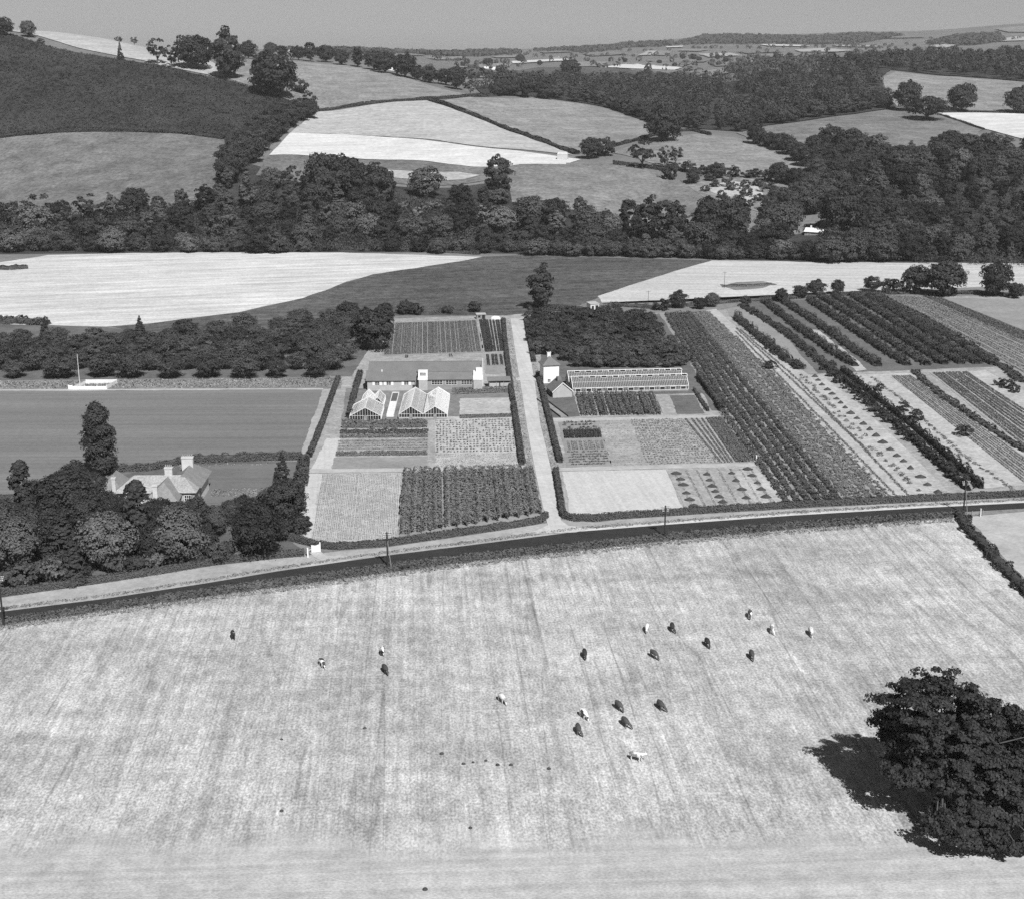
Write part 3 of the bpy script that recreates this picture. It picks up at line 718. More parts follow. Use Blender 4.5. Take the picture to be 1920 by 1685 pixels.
# the wide valley and the far hills: strips of stubble, pasture and plough
far = [
 ([(960,116.5),(1060,112),(1078,115),(960,121)],'white_stubble'),([(1130,128),(1185,121),(1280,128),(1265,133)],'white_stubble'),
 ([(945,137),(1010,128),(1090,127),(1200,133),(1330,140),(1310,148),(1000,150),(945,146)],'dark_crop'),([(1180,131),(1280,134),(1345,140),(1330,147),(1230,143)],'pasture_mid'),
 ([(1085,118),(1140,118),(1125,127),(1080,126)],'pasture_pale'),([(890,123),(960,119),(955,127),(850,128)],'pasture_pale'),
 ([(1150,122),(1190,118),(1300,119),(1280,127)],'pasture_mid'),([(1330,119),(1420,116),(1450,120),(1340,126)],'pasture_mid'),
 ([(880,142),(960,131),(945,140),(890,147)],'pasture_pale'),([(1210,115),(1260,113),(1330,114),(1320,118),(1230,119)],'pasture_mid'),
 ([(760,133),(800,129),(830,134),(790,139)],'pasture_pale'),([(1280,137),(1350,131),(1380,136),(1340,142)],'pasture_pale'),
 ([(1195,106),(1215,97),(1232,97),(1222,105)],'cream_stubble'),([(1222,105),(1236,97),(1260,99),(1245,106)],'pasture_pale'),
 ([(1250,89),(1282,88),(1280,90),(1248,91)],'white_stubble'),([(1160,88),(1205,86.5),(1204,88.5),(1170,90)],'white_stubble'),
 ([(1425,85),(1520,87),(1515,89),(1440,88)],'white_stubble'),([(1490,95),(1550,92),(1600,96),(1570,99),(1500,99)],'cream_stubble'),
 ([(1280,94),(1330,95),(1310,98),(1270,97)],'pasture_pale'),([(1560,86),(1640,87),(1650,89.5),(1570,88.5)],'cream_stubble'),
 ([(1740,88),(1790,81),(1800,85),(1770,92)],'cream_stubble'),([(1850,80),(1905,70),(1925,72),(1920,78)],'cream_stubble'),
 ([(1865,56),(1930,50),(1930,62),(1890,62)],'pasture_pale'),([(880,103),(930,101),(935,104),(890,106)],'cream_stubble'),
 ([(920,107),(975,106),(985,109),(930,110)],'pasture_pale'),([(1090,102),(1150,99),(1180,103),(1110,107)],'pasture_mid'),
 ([(1380,98),(1450,95),(1470,99),(1400,102)],'pasture_mid'),([(1400,106),(1470,103),(1500,106),(1420,110)],'pasture_pale'),
 ([(1500,110),(1560,104),(1590,108),(1540,114)],'pasture_mid'),([(1310,103),(1370,101),(1390,106),(1330,109)],'cream_stubble'),
 ([(700,104),(780,103),(800,106),(720,108)],'pasture_mid'),([(800,110),(870,108),(880,113),(820,114)],'pasture_pale'),
 ([(1660,97),(1710,94),(1730,98),(1690,101)],'pasture_pale'),([(1450,69),(1530,68),(1540,71),(1460,72)],'pasture_mid'),
 ([(1200,82),(1240,80),(1250,83),(1210,85)],'pasture_mid'),([(1640,70),(1720,68),(1735,72),(1650,74)],'pasture_mid'),
 ([(1010,98),(1060,96),(1075,99),(1020,101)],'pasture_mid'),([(1085,94),(1120,91),(1140,93),(1100,96)],'pasture_pale'),
]
for poly, m in far: sheet('far_field', poly, M[m], .35)

# hay-drying tracks and scuffs drawn as real thin strips on the pale field
# ---------------------------------------------------------------- rough grass and low ground cover
def border_tufts(top, low, name, label, k, hgt, leaf, m='leaf_stuff', seed=5, tone=1.0):
    r = np.random.default_rng(seed); tx = [p[0] for p in top]; ty = [p[1] for p in top]; lx = [p[0] for p in low]; ly = [p[1] for p in low]
    X = r.uniform(min(tx[0], lx[0]), min(tx[-1], lx[-1]), k); a = np.interp(X, tx, ty); b = np.interp(X, lx, ly); f = r.beta(1.2,1.6,k)
    pts = [flat(x, y1+(y2-y1)*q) for x, y1, y2, q in zip(X, a, b, f)]
    o = scatter_leaves(pts, .5, m, name, hgt, 5, leaf, seed)
    return stuff(o, label, 'grass')
M['bank_leaf'] = mat('bank_leaf', 0.10, [n(.08, .25, 4), n(.6, .25, 4)], rough=.9)
M['tuft_leaf'] = mat('tuft_leaf', 0.25, [n(.08, .2, 4), n(.6, .2, 4)], rough=.9)
sheet('rough_bank', LOWER[1:-3] + GRASS_LOW[::-1], M['soil_dark'], .07)
border_tufts(LOWER[1:-1], GRASS_LOW, 'bank_grass', 'dark rough grass along the near side of the road', 6500, .55, .6, 'bank_leaf', 5)
border_tufts([(-120,1190)]+GRASS_LOW[1:], [(x, y+9) for x, y in GRASS_LOW], 'field_edge_grass', 'thin grey grass where the road bank meets the stubble', 2200, .35, .5, 'tuft_leaf', 6)
border_tufts([(x, y-8) for x, y in UPPER[1:-1]], [(x, y-3) for x, y in UPPER[1:-1]], 'verge_grass', 'pale dry grass on the far verge of the road', 2500, .25, .45, 'tuft_leaf', 8)
border_tufts([(-60,717),(640,709)], [(-60,731),(640,727)], 'bank_tufts', 'dry tufted grass on the bank behind the sports ground', 2600, .4, .6, 'tuft_leaf', 9)

# bracken on the left hill
bp = [at(*p)[:2] for p in [(-70,60),(60,78),(130,97),(270,119),(430,152),(540,190),(596,206),(520,262),(430,300),(420,262),(250,247),(80,252),(-70,268)]]
xs = [p[0] for p in bp]; ys = [p[1] for p in bp]
c = np.stack([rng.uniform(min(xs), max(xs), 26000), rng.uniform(min(ys), max(ys), 26000)], 1)
c = np.array([p for p in c if inside(p[0], p[1], bp)])
dn = np.array([mnoise.noise((p[0]*.02, p[1]*.02, 3.3)) for p in c]); c = c[dn > -.62]
stuff(scatter_leaves(c, 1.7, 'bracken', 'bracken', 2.0, 9, 1.15, 21), 'dense dark bracken covering the steep hillside below the left ridge', 'bracken')
# ---------------------------------------------------------------- crops and nursery rows
def rows(quad, k, jitter=0.0):
    """k lines from edge AB to edge DC of a photograph quad A,B,C,D"""
    a, b, c, d = [at(*p)[:2] for p in quad]; out = []
    for i in range(k):
        t = (i+.5)/k + random.uniform(-jitter, jitter)/k
        out.append([lerp2(a, b, t), lerp2(d, c, t)])
    return out
def crop(name, quad, k, w, h, per_m, leaf, label, m='crop_leaf', tone=1.0, cat='crop', gap=0.0, lump=.25, lumpf=.7, plant=0):
    VL = []
    for i, ln in enumerate(rows(quad, k, .15)):
        L_ = math.dist(*ln)
        V = strip_pts(dense(ln), w*random.uniform(.85,1.15), h*random.uniform(.85,1.15), per_m, leaf, 100+i*7+len(name), lump=lump, lumpf=lumpf)
        if gap > 0:
            q = V.reshape(-1,4,3); u = q[:,0,:2]; keep = np.array([mnoise.noise((p[0]*.22, p[1]*.22, i*3.1)) > -1+2*gap for p in u]); V = q[keep].reshape(-1,3)
        VL.append(V)
    o = foliage_obj(name, VL, M[m], None, tone)
    return stuff(o, label, cat)
def plants(name, quad, nx, ny, w, h, nper, leaf, label, m='crop_leaf', cat='crop', miss=.08):
    pts = []
    a, b, c, d = [at(*p)[:2] for p in quad]
    for i in range(nx):
        for j in range(ny):
            if random.random() < miss: continue
            u, v = (i+.5)/nx, (j+.5)/ny
            p = lerp2(lerp2(a,b,u), lerp2(d,c,u), v); pts.append((p[0]+random.gauss(0,.12), p[1]+random.gauss(0,.2)))
    return stuff(scatter_leaves(pts, w, m, name, h, nper, leaf, len(name)+nx), label, cat)
M['dry_leaf'] = mat('dry_leaf', .22, [n(.1, .2, 3), n(1.5, .25, 3)], rough=.9)
M['dark_crop_leaf'] = mat('dark_crop_leaf', .06, [n(.1, .15, 3), n(1.5, .25, 3)], rough=.8)
# west block
crop('seedling_rows', [(604,889),(750,887),(743,1008),(584,1016)], 46, .22, .14, 9, .2, 'fine lines of small seedlings in the pale plot behind the white gate', 'dry_leaf')
crop('bean_rows', [(757,884),(996,880),(1014,964),(750,1004)], 13, 2.75, 1.7, 110, .42, 'tall rows of dark beans between the pale plot and the lane', 'crop_leaf', lump=.3, plant=1.1, tone=1.3)
crop('shrub_bed', [(641,792),(641,806),(802,805),(801,791)], 2, 2.3, 1.7, 70, .45, 'thick dark band of shrubs in front of the left glasshouses', 'crop_leaf', lump=.3)
crop('dark_row', [(638,809),(638,815),(803,814),(803,808)], 1, 2.0, 1.3, 70, .42, 'very dark low band of plants below the shrub band', 'dark_crop_leaf')
crop('dark_row', [(638,817),(638,823),(802,821),(802,816)], 1, 1.7, 1.2, 60, .4, 'broken dark row of plants third below the left glasshouses', 'crop_leaf', gap=.2)
crop('mixed_rows', [(634,826),(634,846),(802,844),(802,824)], 4, .9, .5, 30, .32, 'light mixed vegetable rows in the middle of the west plot', 'dry_leaf', gap=.15)
crop('dark_row', [(630,849),(630,856),(801,854),(801,847)], 2, .95, .8, 48, .36, 'dark bushy vegetable row above the plain grass strip', 'crop_leaf', gap=.22)
plants('cabbages', [(816,789),(962,785),(968,848),(817,850)], 24, 15, .42, .55, 12, .32, 'dotted rows of dark cabbages on the pale plot', 'dark_crop_leaf')
plants('small_cabbages', [(817,851),(968,849),(970,874),(818,876)], 48, 11, .22, .25, 6, .22, 'fine dotted rows of young plants below the cabbages', 'crop_leaf')
crop('leek_rows', [(862,780),(862,786),(962,783),(961,777)], 3, .8, .5, 40, .35, 'grey leafy rows along the lower edge of the sown plot', 'crop_leaf')
crop('north_rows', [(727,607),(893,602),(903,660),(720,666)], 36, .8, .4, 22, .36, 'fine grey crop rows in the plot behind the long building', 'crop_leaf')
crop('potato_rows', [(898,601),(915,601),(926,660),(909,661)], 5, .75, .6, 30, .42, 'solid dark rows beside the pale striped rows at the lane top', 'dark_crop_leaf')
crop('striped_rows', [(917,601),(943,601),(951,659),(927,660)], 5, .65, .55, 26, .4, 'dark rows with pale soil between them beside the lane hedge', 'dark_crop_leaf')
crop('side_rows', [(911,666),(950,666),(953,684),(913,686)], 5, .9, .5, 30, .4, 'small dark vegetable bed right of the long building', 'dark_crop_leaf')
crop('wall_plants', [(720,669),(895,664),(897,668),(720,673)], 2, 1.2, .6, 30, .42, 'low planting along the back of the long building', 'crop_leaf', gap=.15)
crop('garden_bed', [(848,730),(848,742),(952,738),(952,726)], 3, 1.0, .9, 30, .42, 'shrubby flower beds in front of the right wing of the long building', 'crop_leaf', gap=.3)
# east block
crop('tomato_rows', [(1080,741),(1224,740),(1240,779),(1090,781)], 14, 1.45, 1.5, 60, .42, 'tall dark crop rows in front of the long glasshouse', 'crop_leaf', gap=.08, lump=.35)
plants('dahlias', [(1054,791),(1116,789),(1120,804),(1057,806)], 9, 3, .7, .8, 26, .38, 'clumped dark plants at the top of the small kitchen plot', 'dark_crop_leaf', miss=.25)
crop('kitchen_row', [(1056,808),(1125,806),(1128,821),(1058,823)], 14, .75, .8, 44, .36, 'solid dark block of plants in the small kitchen plot', 'dark_crop_leaf')
crop('kitchen_pale_row', [(1060,828),(1131,826),(1135,842),(1063,844)], 9, .8, .3, 20, .34, 'thin greyish rows in the small kitchen plot', 'dry_leaf')
plants('kitchen_plants', [(1064,846),(1137,844),(1142,872),(1068,874)], 14, 6, .55, .6, 22, .36, 'dark mottled plants at the bottom of the small kitchen plot', 'crop_leaf', miss=.15)
plants('mixed_crop', [(1130,788),(1182,787),(1210,872),(1152,874)], 16, 24, .3, .2, 6, .3, 'sparse pale plants left in the east plot', 'dry_leaf', miss=.3)
plants('leafy_crop', [(1182,787),(1280,785),(1350,868),(1212,872)], 22, 26, .52, .5, 10, .34, 'dense grey leafy rows in the middle of the east plot', 'crop_leaf', miss=.05)
crop('edge_rows', [(1282,786),(1320,785),(1376,867),(1350,868)], 4, .7, .4, 20, .34, 'thin dark lines on pale soil at the right of the east plot', 'crop_leaf')
crop('dark_block', [(1324,785),(1352,783),(1412,865),(1380,867)], 5, 1.25, .5, 44, .4, 'solid dark crop at the right end of the east plot', 'crop_leaf')
crop('weed_lines', [(1252,884),(1440,876),(1480,940),(1286,950)], 9, .6, .2, 10, .32, 'thin weedy lines across the plot of dark heaps', 'dry_leaf', gap=.3)
for side in (LANE_L, LANE_R):
    b = -1 if side is LANE_L else 1
    pts = []
    for _ in range(900):
        i = random.randrange(3, len(side)-1); t = random.random()
        x = side[i][0]+(side[i+1][0]-side[i][0])*t; y = side[i][1]+(side[i+1][1]-side[i][1])*t
        pts.append(flat(x + b*random.uniform(2, 16 if y > 700 else 11), y))
    stuff(scatter_leaves(pts, .4, 'dry_leaf' if b < 0 else 'tuft_leaf', 'border_flowers', .4, 5, .35, 40+b), 'pale flower border along the %s side of the gravel lane' % ('left' if b < 0 else 'right'), 'flowers')
# dense bush rows of the big strip: each row is one planted line that reads as one mass
top = [(1250+i*8.2, 590-i*.6) for i in range(10)]
bot = [(1478+i*19.2, 945-i*1.6) for i in range(10)]
mid = [(1345+i*11.6, 756-i*5.6) for i in range(10)]
for i in range(10):
    ln = [top[i], ((top[i][0]*.45+mid[i][0]*.55), (top[i][1]*.45+mid[i][1]*.55)), mid[i], (mid[i][0]*.5+bot[i][0]*.5, mid[i][1]*.5+bot[i][1]*.5), bot[i]]
    hedge(ln, 2.05 if i < 6 else 2.5, 1.15 if i < 6 else .55, 'dark dense currant row, %s from left in the broad bush strip' % ORD[i], per_m=72, leaf=.4, name='bush_row', cat='bush row', group='bush rows of the broad strip', lump=.4, lumpf=.6, plant=1.5, m='crop_leaf', tone=(.80 if i < 6 else 1.5)*random.uniform(.9,1.1), box=.8)
# dotted rows of the sandy strip
for i, (a, q, b) in enumerate([((0,600),(330,985),(1010,1655)),((0,572),(380,960),(1060,1655)),((0,548),(360,880),(880,1370)),((30,560),(420,900),(1130,1640))]):
    L_ = dense([at(*zr(*p))[:2] for p in (a, q, b)], .9)
    pts = [(p[0]+random.gauss(0,.15), p[1]+random.gauss(0,.2)) for p in L_ if mnoise.noise((p[0]*.15, p[1]*.15, i)) > -.6]
    stuff(scatter_leaves(pts, .55, 'crop_leaf', 'dotted_row', .6, 16, .36, 60+i), 'dotted row of small plants, %s from left on the sandy strip' % ORD[i], 'crop')
pts = []
for a, q, b in [((250,870),(620,1240),(1000,1640)),((460,880),(800,1260),(1150,1560)),((420,860),(700,1120),(1200,1610))]:
    pts += [(p[0]+random.gauss(0,.4), p[1]+random.gauss(0,1.0)) for p in dense([at(*zr(*p))[:2] for p in (a,q,b)], 4) if random.random() < .75]
stuff(scatter_leaves(pts, 1.0, 'crop_leaf', 'young_bushes', 1.0, 34, .42, 71), 'scattered small bushes between the dotted rows of the sandy strip', 'bushes')
# tall rows of young trees
T = [((0,480),(160,620),(330,760),(430,820),3.0,2.6,'dark clipped'),((40,400),(300,560),(480,700),(660,860),3.2,1.6,'low grey'),((185,375),(420,560),(620,700),(785,800),3.0,2.8,'tall dark'),
     ((310,375),(560,540),(780,700),(945,800),3.0,2.7,'tall spiky'),((480,365),(740,540),(960,690),(1130,795),3.0,2.6,'dense leafy'),((560,345),(860,530),(1090,690),(1262,795),3.0,2.6,'dark upright'),
     ((640,335),(960,530),(1190,680),(1375,788),3.2,2.7,'mottled'),((760,332),(1080,530),(1310,680),(1480,785),3.2,2.7,'shaggy'),((860,335),(1190,530),(1430,690),(1590,785),3.0,2.5,'rounded'),((930,340),(1270,530),(1500,660),(1690,790),3.0,2.4,'shadowed')]
for i, (a, b, c_, d, w, h, adj) in enumerate(T):
    hedge([zr(*a), zr(*b), zr(*c_), zr(*d)], w*1.15, h, '%s nursery row, %s from left among the long rows below the pale field' % (adj, ORD[i]), per_m=150, leaf=.46, name='nursery_row', cat='nursery row', group='long nursery rows', lump=.4, lumpf=.8, plant=1.9, m='crop_leaf', tone=.62*random.uniform(.85,1.2), box=.75)
hedge([zr(930,335), zr(1270,500), zr(1600,700), zr(1900,905)], 4.0, 1.2, 'dark low belt of plants along the right edge of the nursery rows', plant=1.6, per_m=90, leaf=.55, name='bush_row', cat='bush row', lump=.25, m='crop_leaf', tone=.6)
hedge([zr(700,830), zr(900,990), zr(1200,1230), zr(1420,1420), zr(1615,1600)], 2.0, 2.3, 'right one of the two tall black hedges slanting to the road', per_m=120, leaf=.4, name='hedge', lump=.3, plant=1.4, tone=.5)
hedge([zr(650,850), zr(860,1010), zr(1080,1200), zr(1300,1410), zr(1530,1615)], 2.0, 2.1, 'left one of the two tall black hedges slanting to the road', per_m=120, leaf=.4, name='hedge', lump=.3, plant=1.4, tone=.5)
shr = []
for i in range(20):
    t = i/19; p = (570+ (1480-570)*t + random.uniform(-12,12), 830+(1560-830)*t**1.02+random.uniform(-10,10))
    x, y, z = at(*zr(*p)); shr.append((x, y))
for i, (x, y) in enumerate(shr):
    tree('bush', x, y, random.uniform(1.9,3.3), 'ragged bush left of the black hedges, %s counted from the far end' % ORD[i], name='nursery_bush', cat='bush', group='ragged bushes beside the black hedges', tone=.8)
for i, p in enumerate([(930,960),(1100,1090),(1190,1150),(1500,1255),(1730,925),(1790,945),(1840,970),(230,815),(400,815),(620,820)]):
    x, y, z = at(*zr(*p)); tree('bush', x, y, random.uniform(2.6,3.6), ['upright bush right of the black hedges, nearest the far end','upright bush right of the black hedges, middle one','upright bush right of the black hedges, nearest the road','lone bush on the fine striped field','small bush on the pale patch at right, leftmost','small bush on the pale patch at right, middle','small bush on the pale patch at right, rightmost','dark clipped bush at the head of the dotted rows','big rounded bush ending the leftmost nursery row','dark bush heading the ragged bushes'][i], name='nursery_bush', cat='bush', tone=.75)
# lower right crops
L_ = dense([at(*zr(*p))[:2] for p in ((890,870),(1080,1010),(1270,1180),(1480,1370),(1820,1605))], 1.6)
stuff(scatter_leaves([(p[0]+random.gauss(0,.3), p[1]+random.gauss(0,.6)) for p in L_], .9, 'crop_leaf', 'marrow_row', .6, 22, .4, 81), 'trailing dark row on sandy soil right of the black hedges', 'crop')
pts = [(p[0]+random.gauss(0,.5), p[1]+random.gauss(0,.8)) for p in dense([at(*zr(*p))[:2] for p in ((790,850),(1200,1210),(1600,1560))], 3)]
stuff(scatter_leaves(pts, .7, 'dry_leaf', 'weeds', .7, 14, .4, 82), 'light weedy growth just right of the black hedges', 'weeds')
crop('striped_rows', [zr(1020,862),zr(1150,858),zr(1900,1400),zr(1900,1570)], 9, .5, .3, 12, .36, 'fine parallel lines of low crop on the right-hand striped field', 'crop_leaf')
hedge([zr(1165,830), zr(1350,990), zr(1560,1130), zr(1900,1360)], 2.6, 1.1, 'bushy dark row dividing the striped field from the grey field', plant=1.7, per_m=80, leaf=.5, name='bush_row', cat='bush row', lump=.5, lumpf=.5, m='crop_leaf', tone=.75)
crop('grey_rows', [zr(1290,842),zr(1520,834),zr(1900,1080),zr(1900,1330)], 11, .75, .45, 20, .42, 'grey crop rows at the right edge below the nursery rows', 'crop_leaf', gap=.15)
crop('ridge_rows', [zr(970,330),zr(1240,345),zr(1960,650),zr(1960,880)], 14, .9, .35, 14, .5, 'grey drilled crop on the slope at the right edge', 'dry_leaf')
crop('root_rows', [zr(1250,342),zr(1350,352),zr(1960,600),zr(1960,660)], 6, 1.3, .5, 24, .5, 'dark strip of root crop crossing the right-hand slope', 'crop_leaf')
# dark heaps
def heap(px, py, r_, h, label, group):
    x, y, z = at(px, py); mb = MB(); seg, rg = 14, 6
    for j in range(rg):
        t = j/(rg-1)
        for k in range(seg):
            a = 2*math.pi*k/seg; q = r_*(1-t)*(1+.18*mnoise.noise((px+k*.7, j*.8, py)))
            mb.v.append((math.cos(a)*q*1.1, math.sin(a)*q*.9, h*(t**.9)*(1+.08*mnoise.noise((k, j, px))) - .05))
    for j in range(rg-1):
        for k in range(seg): mb.f.append((j*seg+k, j*seg+(k+1)%seg, (j+1)*seg+(k+1)%seg, (j+1)*seg+k))
    o = mb.build('compost_heap', M['heap']); o.location = (x, y, z+.1)
    return tag(o, label, 'heap', group)
hs = [(520,868),(540,892),(565,922),(602,955),(632,982),(662,1015),(688,1042),(718,1073),(755,1110),(795,1143),(838,1180),(880,1217),(922,1257),(965,1300),(1015,1346),(1058,1388),(1102,1424),(1148,1470),(1215,1525),(1260,1577),(1328,1625)]
for i, p in enumerate(hs):
    px, py = zr(*p); heap(px, py, 1.2*random.uniform(.85,1.2)*(1.25 if i in (8,13,18) else 1), 1.15*random.uniform(.8,1.15), 'dark compost heap on the pale square strip, %s from the far end' % ORD[i], 'compost heaps on the pale square strip')
h2 = [[(1268,888),(1276,899),(1281,909),(1287,925),(1293,937),(1301,949)],[(1325,890),(1330,901),(1335,912),(1341,922),(1348,932),(1355,942)],[(1372,888),(1380,902),(1391,918),(1399,934)],[(1402,880),(1410,892),(1420,906),(1427,918),(1436,932)]]
for c_, colm in enumerate(h2):
    for i, (px, py) in enumerate(colm):
        heap(px, py, 1.3*random.uniform(.8,1.25), .95*random.uniform(.8,1.15), 'dark heap in the weedy plot by the road, %s in the %s line from left' % (ORD[i], ORD[c_]), 'dark heaps in the weedy roadside plot')
# hedges of the nursery, road and gardens
hedge([(-400,1178),(-60,1128),(7,1117),(100,1104),(200,1090),(300,1075),(400,1058),(500,1047),(570,1041)], 1.7, 1.9, 'clipped dark hedge between the wooded garden and the road', per_m=80)
hedge([(529,1009),(560,1016),(578,1021),(600,1027),(637,1029),(724,1023),(800,1012),(882,1000),(960,989),(1012,980),(1024,970)], 1.7, 1.9, 'clipped hedge along the road left of the gravel lane', per_m=80)
hedge([(1042,885),(1046,910),(1050,935),(1053,955),(1057,970),(1077,976),(1115,976),(1160,971),(1245,966),(1345,959),(1420,955),(1500,950),(1600,945),(1732,938.5),(1920,930),(2060,923),(2500,900)], 1.8, 1.9, 'long clipped hedge along the road right of the gravel lane', per_m=80)
hedge([(944,602),(947,640),(952,680),(957,720),(962,755)], 1.9, 1.7, 'upper part of the hedge left of the gravel lane', per_m=80)
hedge([(963,760),(969,800),(975,840),(979,872)], 2.0, 1.8, 'lower part of the hedge left of the gravel lane', per_m=85)
hedge([(1009,705),(1017,735),(1024,765),(1033,800),(1041,835),(1050,868)], 2.0, 1.9, 'leafy hedge right of the gravel lane below the white tower', per_m=85)
hedge([(986,600),(990,625),(995,650),(1001,680)], 1.8, 1.6, 'hedge right of the gravel lane in front of the dark orchard', per_m=70)
hedge([(1310,708),(1330,735),(1345,755),(1354,772)], 2.4, 2.4, 'thick tall hedge right of the long glasshouse', per_m=90, lump=.3)
hedge([(1302,732),(1314,752),(1328,772)], 1.2, 1.0, 'straggling low hedge left of the thick tall hedge', per_m=50, lump=.5)
hedge([(634,712),(622,745),(608,785),(594,822),(579,858)], 1.9, 1.8, 'hedge between the sports ground track and the nursery', per_m=80)
hedge([(676,702),(668,728),(660,758),(655,785)], 2.0, 2.0, 'ragged hedge left of the small glasshouses', per_m=70, lump=.35)
hedge([(225,884),(280,882),(345,868)], 2.0, 2.2, 'dark hedge behind the tiled house', per_m=80, lump=.3)
hedge([(348,868),(420,866),(500,863),(566,861)], 2.0, 2.6, 'dark hedge along the near edge of the sports ground', per_m=90, lump=.3)
hedge([(572,868),(566,900),(557,935),(545,970),(533,1003)], 3.4, 3.6, 'tall overgrown hedge between the garden and the pale plot', per_m=120, lump=.45, lumpf=.3, leaf=.5)
hedge([(-40,938),(30,936),(60,930)], 1.6, 1.6, 'low dark hedge at the left edge below the sports ground', per_m=60)
hedge([(400,985),(470,988),(520,1000)], 1.5, 1.7, 'low hedge inside the garden beside the drive', per_m=70)
hedge([(1801,966),(1808,986),(1822,1002),(1837,1016),(1853,1034),(1870,1053),(1896,1082),(1925,1112),(1990,1180)], 3.0, 1.5, 'wild dark hedge running down from the road at the right edge', per_m=110, lump=.6, lumpf=.4, leaf=.5, tone=.75)
hedge([(990,582),(1040,578),(1100,585),(1160,575),(1230,580)], 2.5, 2.0, 'overgrown hedge behind the dark orchard', per_m=70, lump=.5)
hedge([(740,588),(800,588),(850,585),(890,583)], 2.4, 2.2, 'broken shrubby hedge behind the north plot', per_m=60, lump=.6, lumpf=.15)
hedge([(1240,578),(1400,566),(1560,556),(1660,552),(1800,552),(1960,556)], 3.0, 1.6, 'scrubby hedge along the foot of the right-hand pale field', per_m=60, lump=.7, lumpf=.12, leaf=.55)
hedge([(-60,505),(20,506),(52,504)], 5, 2.0, 'dark scrub island in the pale stubble at the left edge', per_m=120, lump=.4, leaf=.7)
hedge([(-60,607),(40,606),(90,610)], 6, 2.6, 'scrub bank at the left end of the orchard', per_m=120, lump=.5, leaf=.7)
hedge([(1352,537),(1400,537),(1450,533)], 6, .35, 'weedy scrub island in the right-hand pale field', per_m=60, lump=.5, leaf=.5, m='bank_leaf', cored=False, name='scrub', cat='scrub')
kw = dict(name='field_hedge', cat='hedge', lump=.35, lumpf=.08, tone=.62)
hedge([(597,208),(650,202),(700,195),(760,190),(805,187),(860,184),(930,181)], 5, 2.6, 'thick hedge across the hill above the pale stubble', per_m=26, leaf=1.2, **kw)
hedge([(806,189),(860,208),(920,231),(980,254),(1030,272),(1082,290)], 5, 3.0, 'dark hedge slanting down between the pale stubble and the pasture', per_m=28, leaf=1.2, **kw)
hedge([(1145,277),(1180,268),(1238,252)], 4, 2.4, 'hedge from the round clump up to the lone oak', per_m=26, leaf=1.1, **kw)
hedge([(1250,249),(1300,246),(1330,255)], 4, 2.2, 'short hedge right of the lone oak', per_m=26, leaf=1.1, **kw)
hedge([(1150,309),(1200,313),(1260,322)], 5, 2.4, 'bushy hedge under the two slender trees', per_m=28, leaf=1.1, **kw)
hedge([(1758,211),(1840,211),(1960,214)], 3, 1.4, 'thin hedge above the white field at right', per_m=24, leaf=1.0, **kw)
hedge([(1762,216),(1800,229),(1845,244)], 3, 1.6, 'short hedge left of the white field at right', per_m=24, leaf=1.0, **kw)
hedge([(-60,266),(80,251),(160,247),(250,247),(330,250),(420,262)], 7, 3.0, 'dark hedge between the bracken and the left meadow', per_m=34, leaf=1.3, **kw)
hedge([(560,467),(640,468),(760,470),(900,478)], 4, 1.5, 'low scrub along the far edge of the pale stubble', per_m=40, leaf=.9, name='field_hedge', cat='hedge', lump=.8, lumpf=.08, tone=.9)
# ---------------------------------------------------------------- trees
# the great tree in the foreground: lobes of foliage on spreading limbs
def big_tree(px, py, label, lobes, ncl, nleaf, leaf, seed, rad=.75, rc=1.25):
    x, y, z = at(px, py); r = np.random.default_rng(seed); Vs = []
    root = thing('oak_tree', label, 'tree', (x, y, z))
    tr = MB(); tr.tube([(0,0,-.8),(0.1,0,2.5),(.3,.2,6),(.5,.3,11),(.6,.2,17)], [rad*1.5, rad, rad*.9, rad*.7, rad*.25], 9)
    cents = []
    for (cx, cy, cz, ax, ay, az, k) in lobes:
        D = sph(int(ncl*k), r); lump = np.array([1+.3*mnoise.noise(Vector(d*2.4)+Vector((cx, cy, seed))) for d in D])
        rr = r.uniform(.35, 1.0, len(D))**.55*lump
        cents.append(np.stack([cx+D[:,0]*ax*rr, cy+D[:,1]*ay*rr, np.maximum(1.2, cz+D[:,2]*az*rr)], 1))
        for q in range(5):
            a = r.uniform(0, 6.28); e = Vector((cx+math.cos(a)*ax*.6, cy+math.sin(a)*ay*.6, cz+r.uniform(-.2,.4)*az)); s = Vector((.3,.2,r.uniform(5,11)))
            tr.tube([s, s.lerp(e,.45)+Vector((0,0,1.0)), e], [rad*.42, rad*.28, .07], 5)
    C = np.concatenate(cents)
    # only clumps that hang together: layered sprays, flattened
    dd = ((C[:,None]-C[None])**2).sum(-1); C = C[(dd < 2.3**2).sum(1) > 4]
    R_ = rc*r.uniform(.6, 1.4, len(C)); k = len(C)*nleaf
    n_ = sph(k, r); n_[:,2] = np.where(n_[:,2] < -.3, -n_[:,2], n_[:,2])
    Pp = np.repeat(C, nleaf, 0) + n_*np.repeat(R_, nleaf)[:,None]*np.array([1.15,1.15,.6])*r.uniform(.45,1,(k,1))
    cen = Pp-np.array([4,-2,9]); cen /= np.linalg.norm(cen, axis=1, keepdims=True); n_ = n_*.8+cen*.5
    link('crown', mk_mesh('oak_crown', leaf_quads(Pp, n_, leaf*r.uniform(.7,1.4,k), .45, r), quads(k), mats=[M['leaf']]), root, tone=.62)
    tr.build('trunk', M['bark'], root)
    return root
